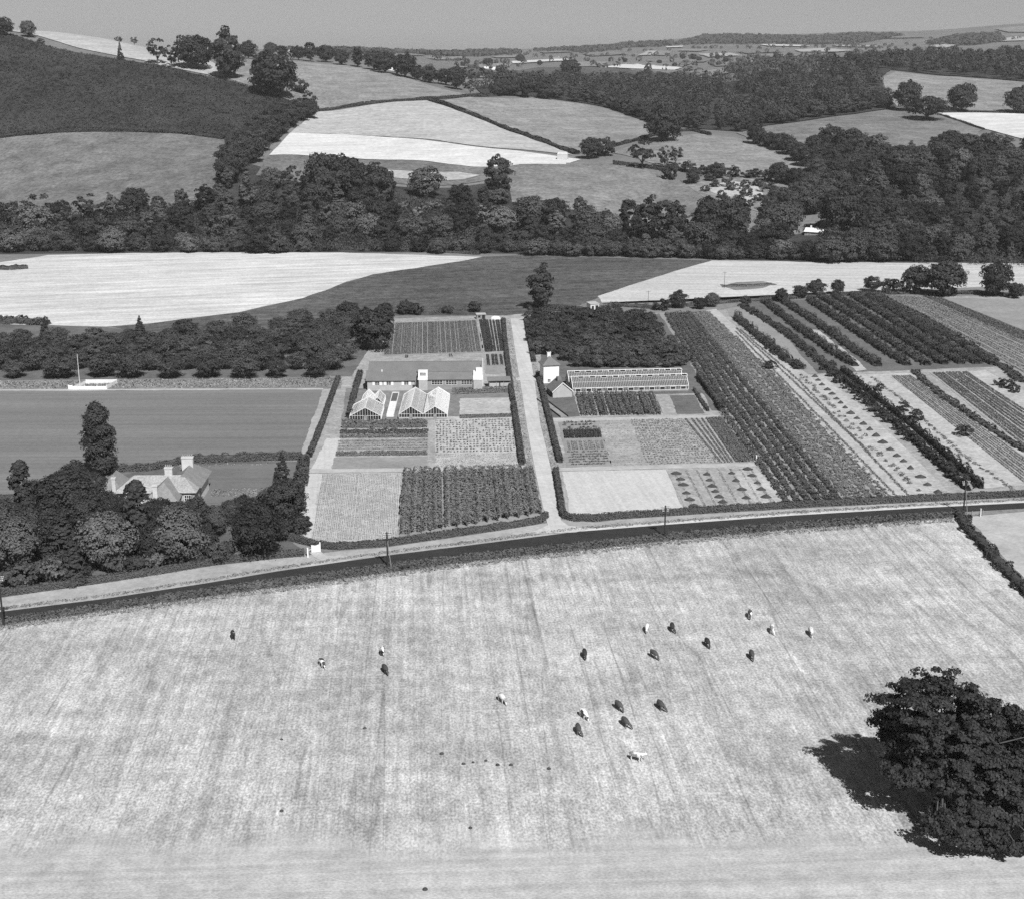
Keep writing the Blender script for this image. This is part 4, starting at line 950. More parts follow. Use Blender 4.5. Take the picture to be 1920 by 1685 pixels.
big_tree(1756, 1516, 'huge dark spreading tree in the stubble field with its shadow on the left',
    [(-1.6,0,17.2,10.2,9.2,7.0,1.7),(-5,1,13,6,6,3.2,.45),(3,1,15,9.5,8,5.5,.7),(-1,1,12,8.5,7,3.2,.5),(9,1,12,9,8,6.5,1.1),(17,0,10,7.5,8,6.5,.9),(4,-7,9,9,6,5.2,.9),(13,-8,8,9,7,5.5,1.0),(-5,-3,8.5,5.5,5,2.4,.4),(0,-12,4.5,6.5,5,3,.5),(7,-14,4,6,4,2.6,.4)], 185, 100, .45, 5, rc=1.05)
big_tree(1990, 1440, 'dark crown mostly cut off by the right edge of the picture', [(0,0,9,7,6.5,6,1),(0,0,5,6,6,4,.5)], 110, 60, .6, 9, .5)

tones = {'dark': .75, 'mid-grey': 1.15, 'pale grey': 1.75}
def tname(t): return 'dark' if t < .95 else ('mid-grey' if t < 1.45 else 'pale grey')
def belt(rows_, spacing, zone, name='woodland_tree', group='trees of the river wood', keys=('oak','oak','oak','tallbroad','tallbroad','tallbroad','open','spruce'), tone=(.6,1.25), h=(13,18), seg=None, skip=None, side='left', taken=()):
    """rows_: list of (row word, [(px, Y) ...] ground line); trees numbered from the left inside each named stretch"""
    for rw, line, hh, kk, tt in rows_:
        pts = [(ray(px, 842)[0]/ray(px, 842)[1]*Y, Y) for px, Y in line]
        ln = dense(pts, 4.0); acc = random.uniform(0, spacing); out = []
        for a, b in zip(ln[:-1], ln[1:]):
            acc += math.dist(a, b)
            if acc > spacing:
                acc = random.uniform(-.25, .25)*spacing; out.append((b[0]+random.uniform(-2,2), b[1]+random.uniform(-5,5)))
        cnt = {}
        for x, y in out:
            px = 960 + x/y*FPX*(1/math.cos(PITCH))*.99
            if skip and skip(px, y): continue
            zn = zone(px); i = cnt.get(zn, 0); cnt[zn] = i+1
            t = random.uniform(*(tt or tone)); t = t*random.choice((.5,.75,.95,1.35,1.9))
            H = random.uniform(*(hh or h))*(1+.38*mnoise.noise((x*.02, y*.02, 5.5))); key = random.choice(kk or keys)
            adj = tname(t)
            tree(key, x, y, H, '%s woodland tree, %s from left, %s row of wood %s' % (adj, ORD[i], rw, zn), name=name, group=group, tone=t, wide=random.uniform(.95,1.3))
def zoneA(px): return 'behind the pale stubble' if px < 640 else ('behind the dark crop' if px < 1060 else 'below the hill pastures')
def skipA(px, Y):
    if px > 1500 or (px > 1480 and Y > 835): return True
    if Y > 915 and 735 < px < 840: return True
    if Y > 892 and px > 1160: return True
    if Y > 940 and px > 960: return True
    if Y > 970 and (px < 380 or px > 945): return True
    if Y > 1000 and (px < 415 or px > 760): return True
    if Y < 872 and 560 < px < 680: return True
    return False
W = ('willow','willow','oak')
belt([('front', [(-40,866),(450,862),(900,858),(1300,838),(1500,826)], (9,13), ('oak','willow','oak'), (.65,1.3)),
      ('second', [(-40,884),(450,882),(1000,878),(1300,860),(1500,850)], (12,17), None, None),
      ('third', [(-40,906),(450,904),(1000,902),(1160,894),(1500,880)], (13,17.5), None, None),
      ('fourth', [(-40,930),(450,930),(960,925),(1160,915)], (14,20), None, None),
      ('fifth', [(-40,960),(420,965),(960,952)], (16,22), None, (.55,.95)),
      ('sixth', [(380,992),(950,980)], (13,17), None, (.6,1.1)),
      ('seventh', [(410,1022),(770,1010)], (13,17), None, (.55,1.0)),
      ('eighth', [(425,1050),(485,1045)], (12,15), None, (.55,1.0))], 13.2, zoneA, skip=skipA)
def zoneB(px): return 'on the right slope'
def skipB(px, Y):
    lim = 1505 + max(0, (Y-905))*.95
    if px < lim: return True
    if 1485 < px < 1555 and 832 < Y < 960: return True
    if 1555 <= px < 1625 and 880 < Y < 955: return True
    return False
belt([(ORD[i] if i else 'front', [(1480, Y), (2000, Y+q)], (13,17) if i else (10,14), ('oak','oak','tallbroad'), (.5,1.0)) for i, (Y, q) in enumerate(((820,0),(840,1),(862,2),(884,3),(906,5),(930,8),(955,12),(982,16),(1010,22),(1040,28),(1070,34),(1098,36)))], 13.0, zoneB, skip=skipB)
# two rows along the lower edge of the middle wood
def edge_row(px_line, gap, rw, dy, tone=(.6,1.3), h=(12,17)):
    ln = dense([at(*p)[:2] for p in px_line], 3.0); acc = 0; i = 0
    for a, b in zip(ln[:-1], ln[1:]):
        acc += math.dist(a, b)
        if acc > gap:
            acc = random.uniform(-3, 3); t = random.uniform(*tone); x, y = b[0]+random.uniform(-2,2), b[1]+dy+random.uniform(-5,5)
            tree(random.choice(('oak','oak','tallbroad')), x, y, random.uniform(*h), '%s woodland tree, %s from left, %s row along the valley pastures' % (tname(t), ORD[min(i,39)], rw), name='woodland_tree', group='trees of the valley wood', tone=t, wide=random.uniform(.9,1.25)); i += 1
edgeC = [(900,180),(1000,183),(1070,192),(1140,203),(1225,231),(1310,244),(1390,249),(1440,236),(1600,215),(1680,203)]
edge_row(edgeC, 15, 'front', 9)
edge_row([(x, y-4) for x, y in edgeC], 17, 'second', 32)

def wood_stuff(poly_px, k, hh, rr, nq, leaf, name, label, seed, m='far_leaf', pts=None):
    r = np.random.default_rng(seed)
    if pts is None:
        poly = [at(*p)[:2] for p in poly_px]; xs = [p[0] for p in poly]; ys = [p[1] for p in poly]; P_ = []
        while len(P_) < k:
            x, y = r.uniform(min(xs), max(xs)), r.uniform(min(ys), max(ys))
            if inside(x, y, poly): P_.append((x, y))
    else: P_ = pts
    P_ = np.array(P_); k = len(P_); z = height(P_[:,0], P_[:,1])
    Hh = r.uniform(hh[0], hh[1], k); Rr = r.uniform(rr[0], rr[1], k)
    D = sph(k*nq, r); D[:,2] = np.where(D[:,2] < -.5, -D[:,2], D[:,2])
    lump = 1 + .3*np.array([mnoise.noise((d[0]*2.2+i*.013, d[1]*2.2, d[2]*2.2+i*.0017)) for i, d in enumerate(D)])
    c = np.repeat(np.stack([P_[:,0], P_[:,1], z+Hh*.52], 1), nq, 0)
    C = c + D*np.stack([np.repeat(Rr,nq), np.repeat(Rr,nq), np.repeat(Hh*.5,nq)], 1)*(lump*r.uniform(.75,1,k*nq))[:,None]
    return stuff(link(name, mk_mesh(name, leaf_quads(C, D, leaf*r.uniform(.7,1.3,k*nq), .24, r), quads(k*nq), mats=[M[m]])), label, 'wood')
sheet('wood_floor', [(905,178),(1000,182),(1070,191),(1140,203),(1225,231),(1310,243),(1390,248),(1440,236),(1600,215),(1680,203),(1650,150),(1672,132),(1560,132),(1400,152),(1250,160),(1100,160),(950,158),(890,165)], M['wood_floor'], .3)
wood_stuff([(905,172),(1000,178),(1140,198),(1225,225),(1310,238),(1390,244),(1440,232),(1600,210),(1672,198),(1650,150),(1665,132),(1560,134),(1400,154),(1250,160),(1100,160),(950,158),(890,165)], 430, (9,21), (5.5,10), 260, 1.6, 'woodland', 'dense mixed wood filling the valley left of the upper right pasture', 31, 'leaf_stuff')
wood_stuff([(1570,122),(1690,112),(1800,112),(2010,108),(2010,166),(1800,144),(1680,133),(1600,135)], 300, (9,20), (5.5,10), 220, 1.8, 'woodland', 'dark wood along the skyline above the upper right pasture', 32, 'leaf_stuff')
sheet('wood_floor', [(1570,122),(1690,112),(1800,112),(2010,108),(2010,166),(1800,144),(1680,133),(1600,135)], M['wood_floor'], .3)
sheet('wood_floor', [(-60,478),(400,473),(900,475),(1335,486),(1500,492),(2010,495),(2010,275),(1700,285),(1600,370),(1500,440),(1330,448),(1240,449),(1100,400),(1000,385),(950,345),(900,346),(740,350),(600,340),(500,318),(440,300),(410,340),(380,350),(200,380),(-60,400)], M['wood_floor'], .12)
# undergrowth of the river wood
pts = []
for _ in range(5200):
    px = random.uniform(-40, 1990); Y = random.uniform(862-max(0,px-950)*.068, 985 if px < 930 else (1060 if px > 1540+random.random()*80 else 890))
    if 1492 < px < 1620 and 850 < Y < 955: continue
    if 1160 < px < 1500 and Y > 880: continue
    pts.append((ray(px,842)[0]/ray(px,842)[1]*Y, Y))
wood_stuff(None, 0, (2.5,6), (2,4), 44, .95, 'undergrowth', 'dark undergrowth between the trees of the river wood', 33, 'leaf_stuff', pts)
# pale scrub in the clearing of the river wood
for i in range(16):
    px, Y = 742+i*6+random.uniform(-2,2), random.uniform(905,965)
    tree('open', ray(px,842)[0]/ray(px,842)[1]*Y, Y, random.uniform(6,9), 'pale thin-leaved scrub tree in the river wood clearing, %s from left' % ORD[i], name='scrub_tree', group='pale scrub in the river wood clearing', tone=random.uniform(2.2,4.2))
# willows along the right half of the wood's front edge
for i in range(15):
    px = 1010+i*33+random.uniform(-8,8); Y = 848-max(0,px-1010)*.045+random.uniform(-3,3)
    tree('willow', ray(px,842)[0]/ray(px,842)[1]*Y, Y, random.uniform(7,10), 'feathery grey willow at the wood edge above the pale right field, %s from left' % ORD[i], name='willow_tree', group='willows along the wood edge', tone=random.uniform(1.0,1.5), wide=1.15)
# trees climbing the hedge beside the left meadow
climb = [(428,345,46),(446,326,44),(430,312,40),(455,300,42),(472,306,40),(462,280,38),(484,286,42),(478,262,36),(504,268,40),(498,246,36),(522,252,38),(520,232,34),(543,238,36),(562,226,34),(578,222,34),(548,218,30),(530,214,26),(505,226,26)]
for i, (px, py, h) in enumerate(sorted(climb)):
    ptree('oak', px, py, h, 'dark hedgerow tree climbing beside the left meadow, %s from left' % ORD[i], name='hedgerow_tree', group='trees climbing beside the left meadow', tone=random.uniform(.6,1.0), wide=1.1)
# single trees of the hills, each by its foot and height in the photograph
S = [('oak',8,68,30,'dark tree on the skyline at the left edge'),('oak',54,70,27,'rounded tree on the skyline next to the pale ridge field'),('bush',77,82,9,'low bush left of the pale ridge field'),
 ('bush',222,79,9,'small flat bush on the ridge skyline'),('open',252,80,15,'small windswept tree on the ridge skyline'),('spruce',226,112,31,'narrow pointed tree on the edge of the bracken'),
 ('open',296,121,44,'loose tree with a visible trunk at the bracken edge'),('open',322,128,38,'thin spreading tree right of the loose trunked tree'),('oak',366,131,60,'big dense rounded tree above the bracken'),
 ('tallbroad',427,150,90,'tallest ridge tree with a narrow top above the bracken'),('open',441,148,50,'lighter tree leaning against the tallest ridge tree'),('oak',405,106,24,'small tree between the two big ridge trees'),
 ('oak',513,181,78,'massive dark tree at the right end of the bracken'),('open',487,160,44,'slim tree at the left of the massive dark tree'),('bush',560,174,24,'round bush right of the massive dark tree'),
 ('open',578,216,42,'open-crowned tree at the top of the climbing hedge'),('oak',466,110,30,'leafy tree on the ridge above the hill field, leftmost'),('oak',508,104,22,'small round tree on the ridge skyline'),('oak',529,107,20,'small spreading tree on the ridge skyline'),
 ('oak',560,113,24,'ridge tree behind the top of the hill field, small'),('tallbroad',582,116,36,'tall ridge tree in the middle of the skyline row'),('oak',612,117,30,'broad ridge tree in the skyline row'),('oak',640,122,26,'low ridge tree left of the dark pair'),
 ('tallbroad',671,126,36,'left tree of the dark pair on the ridge'),('oak',702,132,34,'right tree of the dark pair on the ridge'),('oak',722,138,38,'wide dark ridge tree left of the white farm'),('oak',760,146,42,'large dark tree right of the white farm'),('tallbroad',745,140,24,'slim tree in front of the white farm'),
 ('oak',782,150,24,'small tree low on the ridge hedge'),('oak',806,156,28,'round tree at the end of the ridge hedge'),('oak',856,168,40,'dark spreading tree beyond the hill field corner'),('oak',836,160,30,'dark tree behind the hill field corner'),('open',882,180,29,'light round tree on the hedge corner'),
 ('tallbroad',987,184,40,'upright dark tree at the left end of the valley wood'),('oak',1022,187,28,'low dark tree next to the upright one'),('oak',940,180,24,'small dark tree above the hill pasture'),
 ('oak',1245,266,62,'lone dark oak at the corner of the two hill pastures'),('oak',1108,298,38,'large round clump where the hill hedges meet'),('bush',1134,293,30,'smaller bush right of the round clump'),
 ('open',1204,318,54,'slender ragged tree in the hill pasture, left one'),('open',1246,316,40,'slender pale tree in the hill pasture, middle one'),('open',1266,312,36,'slender pale tree in the hill pasture, right one'),('bush',1255,336,26,'dark bush below the slender trees'),('oak',1300,345,30,'bushy tree left of the scrub clearing'),
 ('oak',1700,208,50,'well-shaped round tree on the hedge of the right pasture'),('wide',1738,226,40,'low wide tree with a long shadow in the right pasture'),('oak',1802,210,48,'dense oval tree on the hedge above the white field'),('oak',1912,214,46,'dark tree on the hedge cut by the right edge'),
 ('oak',1418,272,34,'tree at the lower left of the right pasture'),('oak',1462,283,32,'bushy tree right of the lower pasture corner'),('oak',1558,286,46,'tall round tree in the middle of the lower tree line'),('oak',1590,292,48,'twin dark trees of the lower tree line, left'),('oak',1612,294,40,'twin dark trees of the lower tree line, right'),
 ('oak',1525,290,34,'low tree at the left of the lower tree line'),('oak',1503,296,26,'smallest tree of the lower tree line'),('oak',1645,296,40,'pale tree at the right of the lower tree line'),('oak',1560,318,40,'leafy tree below the lower tree line'),('oak',1530,335,36,'grey tree at the corner of the east pasture'),
 ('oak',1460,345,38,'round tree above the scrub clearing, left'),('oak',1490,350,34,'round tree above the scrub clearing, right'),('bush',1415,333,16,'bush in the hedge of the east pasture, left'),('bush',1400,334,14,'bush in the hedge of the east pasture, small'),('bush',1375,332,18,'bush in the hedge of the east pasture, middle'),
 ('oak',1345,335,28,'spreading bush at the left of the scrub clearing'),('open',1362,352,24,'pale old fruit tree in the scrub clearing, top'),('open',1390,372,26,'pale old fruit tree in the scrub clearing, middle'),('open',1430,362,22,'pale old fruit tree in the scrub clearing, right'),('open',1410,388,20,'pale old fruit tree in the scrub clearing, lowest'),('bush',1420,350,14,'tiny bush in the scrub clearing'),
 ('tallbroad',1178,449,76,'dark tree of the tall group below the pasture, leftmost'),('tallbroad',1212,450,80,'dark tree of the tall group below the pasture, second'),('tallbroad',1243,450,76,'dark tree of the tall group below the pasture, third'),('tallbroad',1268,448,72,'dark tree of the tall group below the pasture, rightmost'),
 ('oak',1330,444,72,'black round tree of the trio beside the pasture, left'),('oak',1362,443,70,'black round tree of the trio beside the pasture, middle'),('tallbroad',1385,443,72,'black round tree of the trio beside the pasture, right'),('oak',1460,456,72,'large grey rounded tree left of the bungalow'),
 ('tallbroad',935,372,84,'tall tree rising above the wood into the white stubble'),('oak',612,374,84,'highest dark oak of the group above the river wood, left'),('oak',650,376,78,'dark oak of the group above the river wood, middle'),('oak',690,380,70,'dark oak of the group above the river wood, right'),('tallbroad',726,384,64,'dark oak ending the group above the river wood'),
 ('oak',800,372,56,'dark tree in front of the pale hill strip'),('oak',1575,432,70,'tall dark tree right behind the bungalow'),('spruce',1568,470,46,'pointed dark tree right of the bungalow'),
 ('tallbroad',1013,582,84,'lone twisted tree at the top of the gravel lane'),('oak',700,656,76,'big round dark tree beside the north plot'),('oak',655,612,44,'dark tree at the upper corner of the orchard'),('oak',720,610,40,'dark leafy tree at the top left of the north plot'),
 ('oak',1717,552,50,'leafy tree on the far hedge at right, left of the biggest'),('oak',1772,556,62,'biggest dark tree on the far hedge at right'),('oak',1866,556,60,'round tree on the far hedge near the right edge'),('bush',1672,551,26,'low bush on the far hedge at right'),('oak',1635,547,27,'small round tree on the far hedge at right'),('oak',1905,560,28,'half-grown tree on the far hedge at the right edge'),
 ('oak',1272,578,32,'round tree on the hedge beyond the glasshouse'),('oak',1335,576,26,'pale bushy tree on the hedge beyond the nursery, left'),('oak',1312,580,22,'dark bush on the hedge beyond the nursery'),('bush',1240,582,22,'small conical bush beside the thin post'),('oak',1465,566,24,'little tree at the head of the nursery rows, left'),('oak',1500,560,24,'little tree at the head of the nursery rows, middle'),('oak',1530,556,30,'broad tree at the head of the nursery rows'),('oak',1570,552,26,'leafy tree at the head of the nursery rows, right'),('oak',1398,573,18,'small dark tree at the head of the nursery rows, leftmost'),
 ('bush',890,585,18,'dark bush beside the small shed'),('oak',760,590,26,'leafy shrub behind the north plot, left'),('bush',780,590,20,'leafy shrub behind the north plot, right'),('bush',840,588,14,'low shrub behind the north plot'),
]
extra = [(1440,277,28),(1478,291,34),(1495,303,34),(1512,313,36),(1528,324,34),(1548,331,36),(1572,336,38),(1592,331,40),(1612,326,40),(1634,319,40),(1655,312,40),(1576,306,34),(1542,303,34),(1602,313,38)]
for i, (px, py, h) in enumerate(sorted(extra)): S.append(('oak',px,py,h,'dark hedgerow tree between the right pasture and the slope wood, %s from left' % ORD[i]))
extra = [(1275,320,14),(1290,323,18),(1318,327,16),(1335,329,18),(1352,330,16),(1440,339,18),(1475,341,22)]
for i, (px, py, h) in enumerate(extra): S.append(('bush',px,py,h,'bush in the ragged hedge under the east pasture, %s from left' % ORD[i]))
extra = [(1442,402,34),(1455,378,26),(1470,385,32),(1487,400,38),(1492,372,30),(1507,378,36),(1486,422,44),(1512,356,32),(1505,402,44),(1440,426,40),(1525,372,40),(1540,356,38),(1540,395,46),(1556,380,44),(1522,402,42),(1572,366,44)]
for i, (px, py, h) in enumerate(sorted(extra)): S.append(('oak',px,py,h,'mid-grey tree between the scrub clearing and the bungalow, %s from left' % ORD[i]))
extra = [(1322,360,12),(1340,352,14),(1352,372,14),(1372,358,16),(1380,380,14),(1398,352,13),(1402,368,16),(1425,378,14),(1440,356,15),(1448,370,13),(1330,340,14)]
for i, (px, py, h) in enumerate(sorted(extra)): S.append(('bush',px,py,h,'small grey bush scattered over the scrub clearing, %s from left' % ORD[i]))
for key, px, py, h, lab in S:
    pale = 'pale' in lab; w = 1.0
    if key == 'wide': key, w = 'orchard', 1.5
    if key == 'spruce': w = .6
    ptree(key, px, py, h, lab, name='bush' if key == 'bush' else ('conifer_tree' if key == 'spruce' else 'tree'), cat='bush' if key == 'bush' else 'tree', tone=random.uniform(1.4,1.8) if pale else (random.uniform(.95,1.2) if ('grey' in lab or 'light' in lab) else random.uniform(.55,.85)), wide=w)
# trees of the far valley
FT = [(1070,146,32),(975,117,14),(1213,151,20),(1012,123,9),(1172,118,8),(1236,121,8),(1280,112,10),(1300,113,11),(1310,116,9),(1345,113,10),(915,126,16),(876,121,10),(868,126,9),(1265,126,8),(1165,147,12),(1180,150,12),(1360,118,9),(935,136,12),(905,140,12),(1420,112,9),(1455,110,10),(1480,112,12)]
for i, (px, py, h) in enumerate(sorted(FT)):
    ptree('oak', px, py, h, 'distant dark tree among the valley fields, %s from left' % ORD[i], name='distant_tree', group='single trees in the far valley', tone=.7, wide=1.1)
pts = []
lines = [((880,124),(960,119)),((960,122),(1080,116)),((1080,117),(1200,118)),((1190,120),(1330,118)),((850,130),(960,129)),((950,128),(1090,126)),((1090,126),(1200,132)),((1200,131),(1340,139)),((1280,128),(1400,120)),((1400,116),(1560,112)),((1330,118),(1480,114)),((870,148),(960,142)),((930,148),(1330,150)),((760,140),(900,150)),((880,106),(1000,104)),((1000,110),(1150,106)),((1150,108),(1300,105)),((1300,108),(1450,101)),((1450,104),(1560,100)),((1280,92),(1420,93)),((1420,91),(1560,92)),((1560,90),(1700,92)),((1180,98),(1300,94)),((1700,92),(1830,84)),((600,104),(760,106)),((760,112),(880,116)),((1050,104),(1180,96)),((1500,88),(1700,86)),((1830,84),(1930,72)),((700,100),(900,100)),((1120,90),(1280,86)),((560,108),(700,112)),((1480,108),(1600,106)),((1230,112),(1420,109)),((1540,97),(1660,95)),((1350,79),(1500,81)),((1600,76),(1760,74)),((980,100),(1100,97))]
for a, b in lines:
    pa, pb = at(*a), at(*b); L_ = math.dist(pa[:2], pb[:2]); k = int(L_/random.uniform(22, 34))
    for i in range(k):
        if random.random() < .35: continue
        t = (i+random.random())/k; pts.append((pa[0]+(pb[0]-pa[0])*t+random.gauss(0,6), pa[1]+(pb[1]-pa[1])*t+random.gauss(0,10)))
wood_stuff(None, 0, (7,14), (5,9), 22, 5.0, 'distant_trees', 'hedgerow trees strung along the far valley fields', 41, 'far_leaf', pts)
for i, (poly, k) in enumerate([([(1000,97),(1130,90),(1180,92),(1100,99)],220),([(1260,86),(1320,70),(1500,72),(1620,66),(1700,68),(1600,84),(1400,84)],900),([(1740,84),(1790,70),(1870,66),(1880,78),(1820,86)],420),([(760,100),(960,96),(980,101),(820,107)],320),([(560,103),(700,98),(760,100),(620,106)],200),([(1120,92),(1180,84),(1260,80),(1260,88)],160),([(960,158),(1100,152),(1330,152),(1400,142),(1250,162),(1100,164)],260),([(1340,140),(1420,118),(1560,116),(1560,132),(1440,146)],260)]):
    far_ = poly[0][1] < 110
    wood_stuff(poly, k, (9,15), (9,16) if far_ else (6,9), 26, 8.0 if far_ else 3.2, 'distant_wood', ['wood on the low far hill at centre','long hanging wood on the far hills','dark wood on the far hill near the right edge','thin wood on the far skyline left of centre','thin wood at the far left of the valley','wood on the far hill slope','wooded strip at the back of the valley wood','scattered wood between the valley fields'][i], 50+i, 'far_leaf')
# orchards
rowsO = [(709,[30,106,188,250,318,386,456,524,592]),(693,[5,72,150,218,284,350,420,488,556,625]),(677,[40,110,182,248,316,384,452,520,588,650]),(663,[8,78,148,214,282,350,416,484,552,618]),(650,[44,112,180,246,314,380,446,514,580,640]),(638,[12,80,146,212,280,345,412,478,544,608]),(627,[90,264,330,394,460,524,588,640]),(617,[85,270,436,500,562,620])]
for j, (py, xs) in enumerate(rowsO):
    for i, px in enumerate(xs):
        if py < 646-max(0,px-280)*.125: continue
        x, y, z = at(px+random.uniform(-6,6), py+random.uniform(-1.5,1.5))
        tree('orchard', x, y, random.uniform(6.8,9.4), 'spreading orchard tree, %s from left in the %s row behind the sports ground' % (ORD[i], 'front' if j == 0 else ORD[j]), name='orchard_tree', group='cherry-like trees of the left orchard', tone=random.uniform(.75,1.4), wide=random.uniform(.95,1.2))
conif = [(86,640,42,'pointed tree standing above the orchard, left one'),(264,640,46,'pointed tree standing above the orchard, right one')]
for px, py, h, lab in conif: ptree('spruce', px, py, h, lab, name='conifer_tree', tone=.8, wide=.9)
line0 = [(1012,700),(1012,680),(1010,662),(1006,645),(1003,630),(1000,616),(998,604),(1000,594)]
for j in range(9):
    py = 688 - j*12.5 + .35*j*j*.6; n_ = 13 if j < 5 else 11
    x0, x1 = 1012-j*2.4, (1296-j*9 if j < 4 else 1240-(j-4)*6)
    for i in range(n_):
        px = x0+(x1-x0)*(i+.5*(j%2))/n_+random.uniform(-5,5)
        if j < 2 and px < 1060: continue
        x, y, z = at(px, py+random.uniform(-2,2))
        tree('fruit', x, y, random.uniform(3.8,6.4)*(1.0 if j < 4 else 1.2), 'leafy fruit tree behind the long glasshouse, %s from left in the %s row back' % (ORD[i], ORD[j]), name='fruit_tree', group='fruit trees behind the long glasshouse', tone=random.uniform(.6,1.05) if j > 3 else random.uniform(.9,1.5), wide=random.uniform(1.0,1.3))
# the wooded garden round the tiled house
GT = [('poplar',190,890,127,1.22,.8,'tall lumpy poplar rising behind the tiled house'),('cypress',46,985,118,1.0,.75,'slim dark cypress-like tree at the left of the garden'),('spruce',531,925,76,.95,.75,'dark pointed conifer at the garden corner by the sports ground'),
 ('garden',484,1046,102,1.15,.5,'dense round black-green tree at the right end of the garden'),('garden',540,985,86,1.0,.8,'grey-green tree against the tall garden hedge'),('cypress',262,1050,146,1.05,.7,'tall forked pine in front of the tiled house'),
 ('garden',204,1062,100,1.15,1.9,'light-leaved broad tree in the front of the garden, left of the forked pine'),('garden',338,1058,104,1.1,1.7,'light-leaved broad tree in the front of the garden, right of the forked pine'),('spruce',95,1040,108,1.0,.8,'layered dark cedar-like tree left of the pale broad tree'),
 ('garden',26,1075,100,1.1,1.6,'pale-leaved tree at the front left corner of the garden'),('spruce',140,1092,84,1.0,.85,'small dense fir near the roadside hedge'),('garden',125,985,96,1.25,.7,'dark wide tree behind the cedar-like tree'),('garden',165,1000,76,1.1,.75,'dark rounded tree beside the house wall'),
 ('spruce',120,1055,100,1.1,.7,'broad dark fir in the left middle of the garden'),('garden',80,975,70,1.2,.8,'dark bushy tree at the back of the garden, left'),('garden',140,935,66,1.0,.7,'dark tree with pale gaps at the back of the garden'),('garden',180,945,60,.9,.8,'loose tree at the foot of the poplar'),
 ('garden',300,1000,66,1.05,.55,'dark evergreen hiding the front wall of the house'),('garden',368,1000,66,1.0,.9,'leafy tree at the right corner of the house'),('garden',405,1005,54,1.1,1.2,'light leafy tree right of the house'),('garden',432,985,48,.9,1.0,'small leafy tree beside the garden lawn'),('garden',458,978,52,.8,.6,'spiky dark tree beside the flower bed'),
 ('garden',235,1020,56,1.0,.8,'dark shrubby tree behind the forked pine'),('garden',60,1050,90,1.1,.8,'dark tree behind the pale corner tree'),('garden',5,1010,70,1.1,.9,'tree cut off at the left edge of the garden'),('garden',385,1050,60,1.0,.75,'dark rounded tree right of the pale broad tree'),('garden',295,1060,80,.95,.7,'dark tree between the two pale broad trees'),('garden',520,975,60,1.2,1.0,'leafy tree below the garden conifer'),('garden',208,888,30,1.1,.8,'round bush on the lawn behind the house'),
 ('garden',238,990,58,.95,.6,'dark evergreen in front of the left part of the house'),('garden',340,1002,60,.9,.8,'rounded tree in front of the right part of the house'),('spruce',500,985,60,1.0,.75,'dark fir between the round tree and the garden conifer'),('spruce',395,1045,64,1.0,.9,'grey fir at the right of the front garden'),('garden',205,985,62,1.0,.6,'dark tree touching the left end of the house'),('garden',318,1022,74,1.0,.7,'dark leafy tree in front of the middle of the house'),('garden',270,1006,60,.9,.9,'grey-green tree in front of the front wing'),('cypress',365,1028,74,1.0,.7,'slim dark tree right of the middle of the garden'),('spruce',60,1020,100,.9,.75,'tall dark fir in the left of the garden'),('gshrub',42,1098,40,1,1.2,'leafy shrub inside the roadside hedge, leftmost'),('gshrub',100,1092,44,1,1.5,'pale shrub inside the roadside hedge, second'),('gshrub',150,1088,30,1,.8,'dark shrub inside the roadside hedge, third'),('gshrub',215,1072,28,1,1.2,'mottled shrub inside the roadside hedge, fourth'),('gshrub',255,1068,26,1,.9,'small shrub inside the roadside hedge, fifth'),('gshrub',292,1064,36,1,1.6,'palest shrub inside the roadside hedge, sixth'),('gshrub',330,1060,24,1,1.0,'low shrub inside the roadside hedge, seventh'),('gshrub',372,1055,26,1,.8,'dark low shrub inside the roadside hedge, eighth'),('gshrub',410,1052,40,1,1.0,'rounded shrub inside the roadside hedge, ninth'),('gshrub',436,1046,30,1,1.7,'pale shrub beside the dense round tree'),('gshrub',70,1085,30,1,.7,'dark shrub between the first two hedge shrubs'),('gshrub',395,985,26,1,.9,'shrub at the edge of the garden lawn, left'),('gshrub',415,978,26,1,1.3,'shrub at the edge of the garden lawn, middle'),('gshrub',440,970,22,1,.8,'shrub at the edge of the garden lawn, right'),('gshrub',558,1000,34,1,.7,'shrub below the tall garden hedge'),('gshrub',525,1010,36,1,.7,'dark shrub right of the dense round tree')]
for key, px, py, h, w, t, lab in GT:
    ptree(key, px, py, h, lab, name={'poplar':'poplar_tree','cypress':'cypress_tree','spruce':'conifer_tree','gshrub':'shrub'}.get(key, 'garden_tree'), cat='shrub' if key == 'gshrub' else 'tree', tone=t*(1.0 if t < 1 else 1.1), wide=w)
plants('flower_bed', [(398,919),(494,916),(494,929),(396,932)], 16, 4, .8, .6, 16, .4, 'bright flower bed cut in the garden lawn', 'dry_leaf', 'flower bed', .1)
plants('rockery_plants', [(230,876),(505,866),(505,871),(230,882)], 40, 2, .6, .4, 10, .4, 'pale flower border under the hedge behind the house', 'dry_leaf', 'flower border', .3)
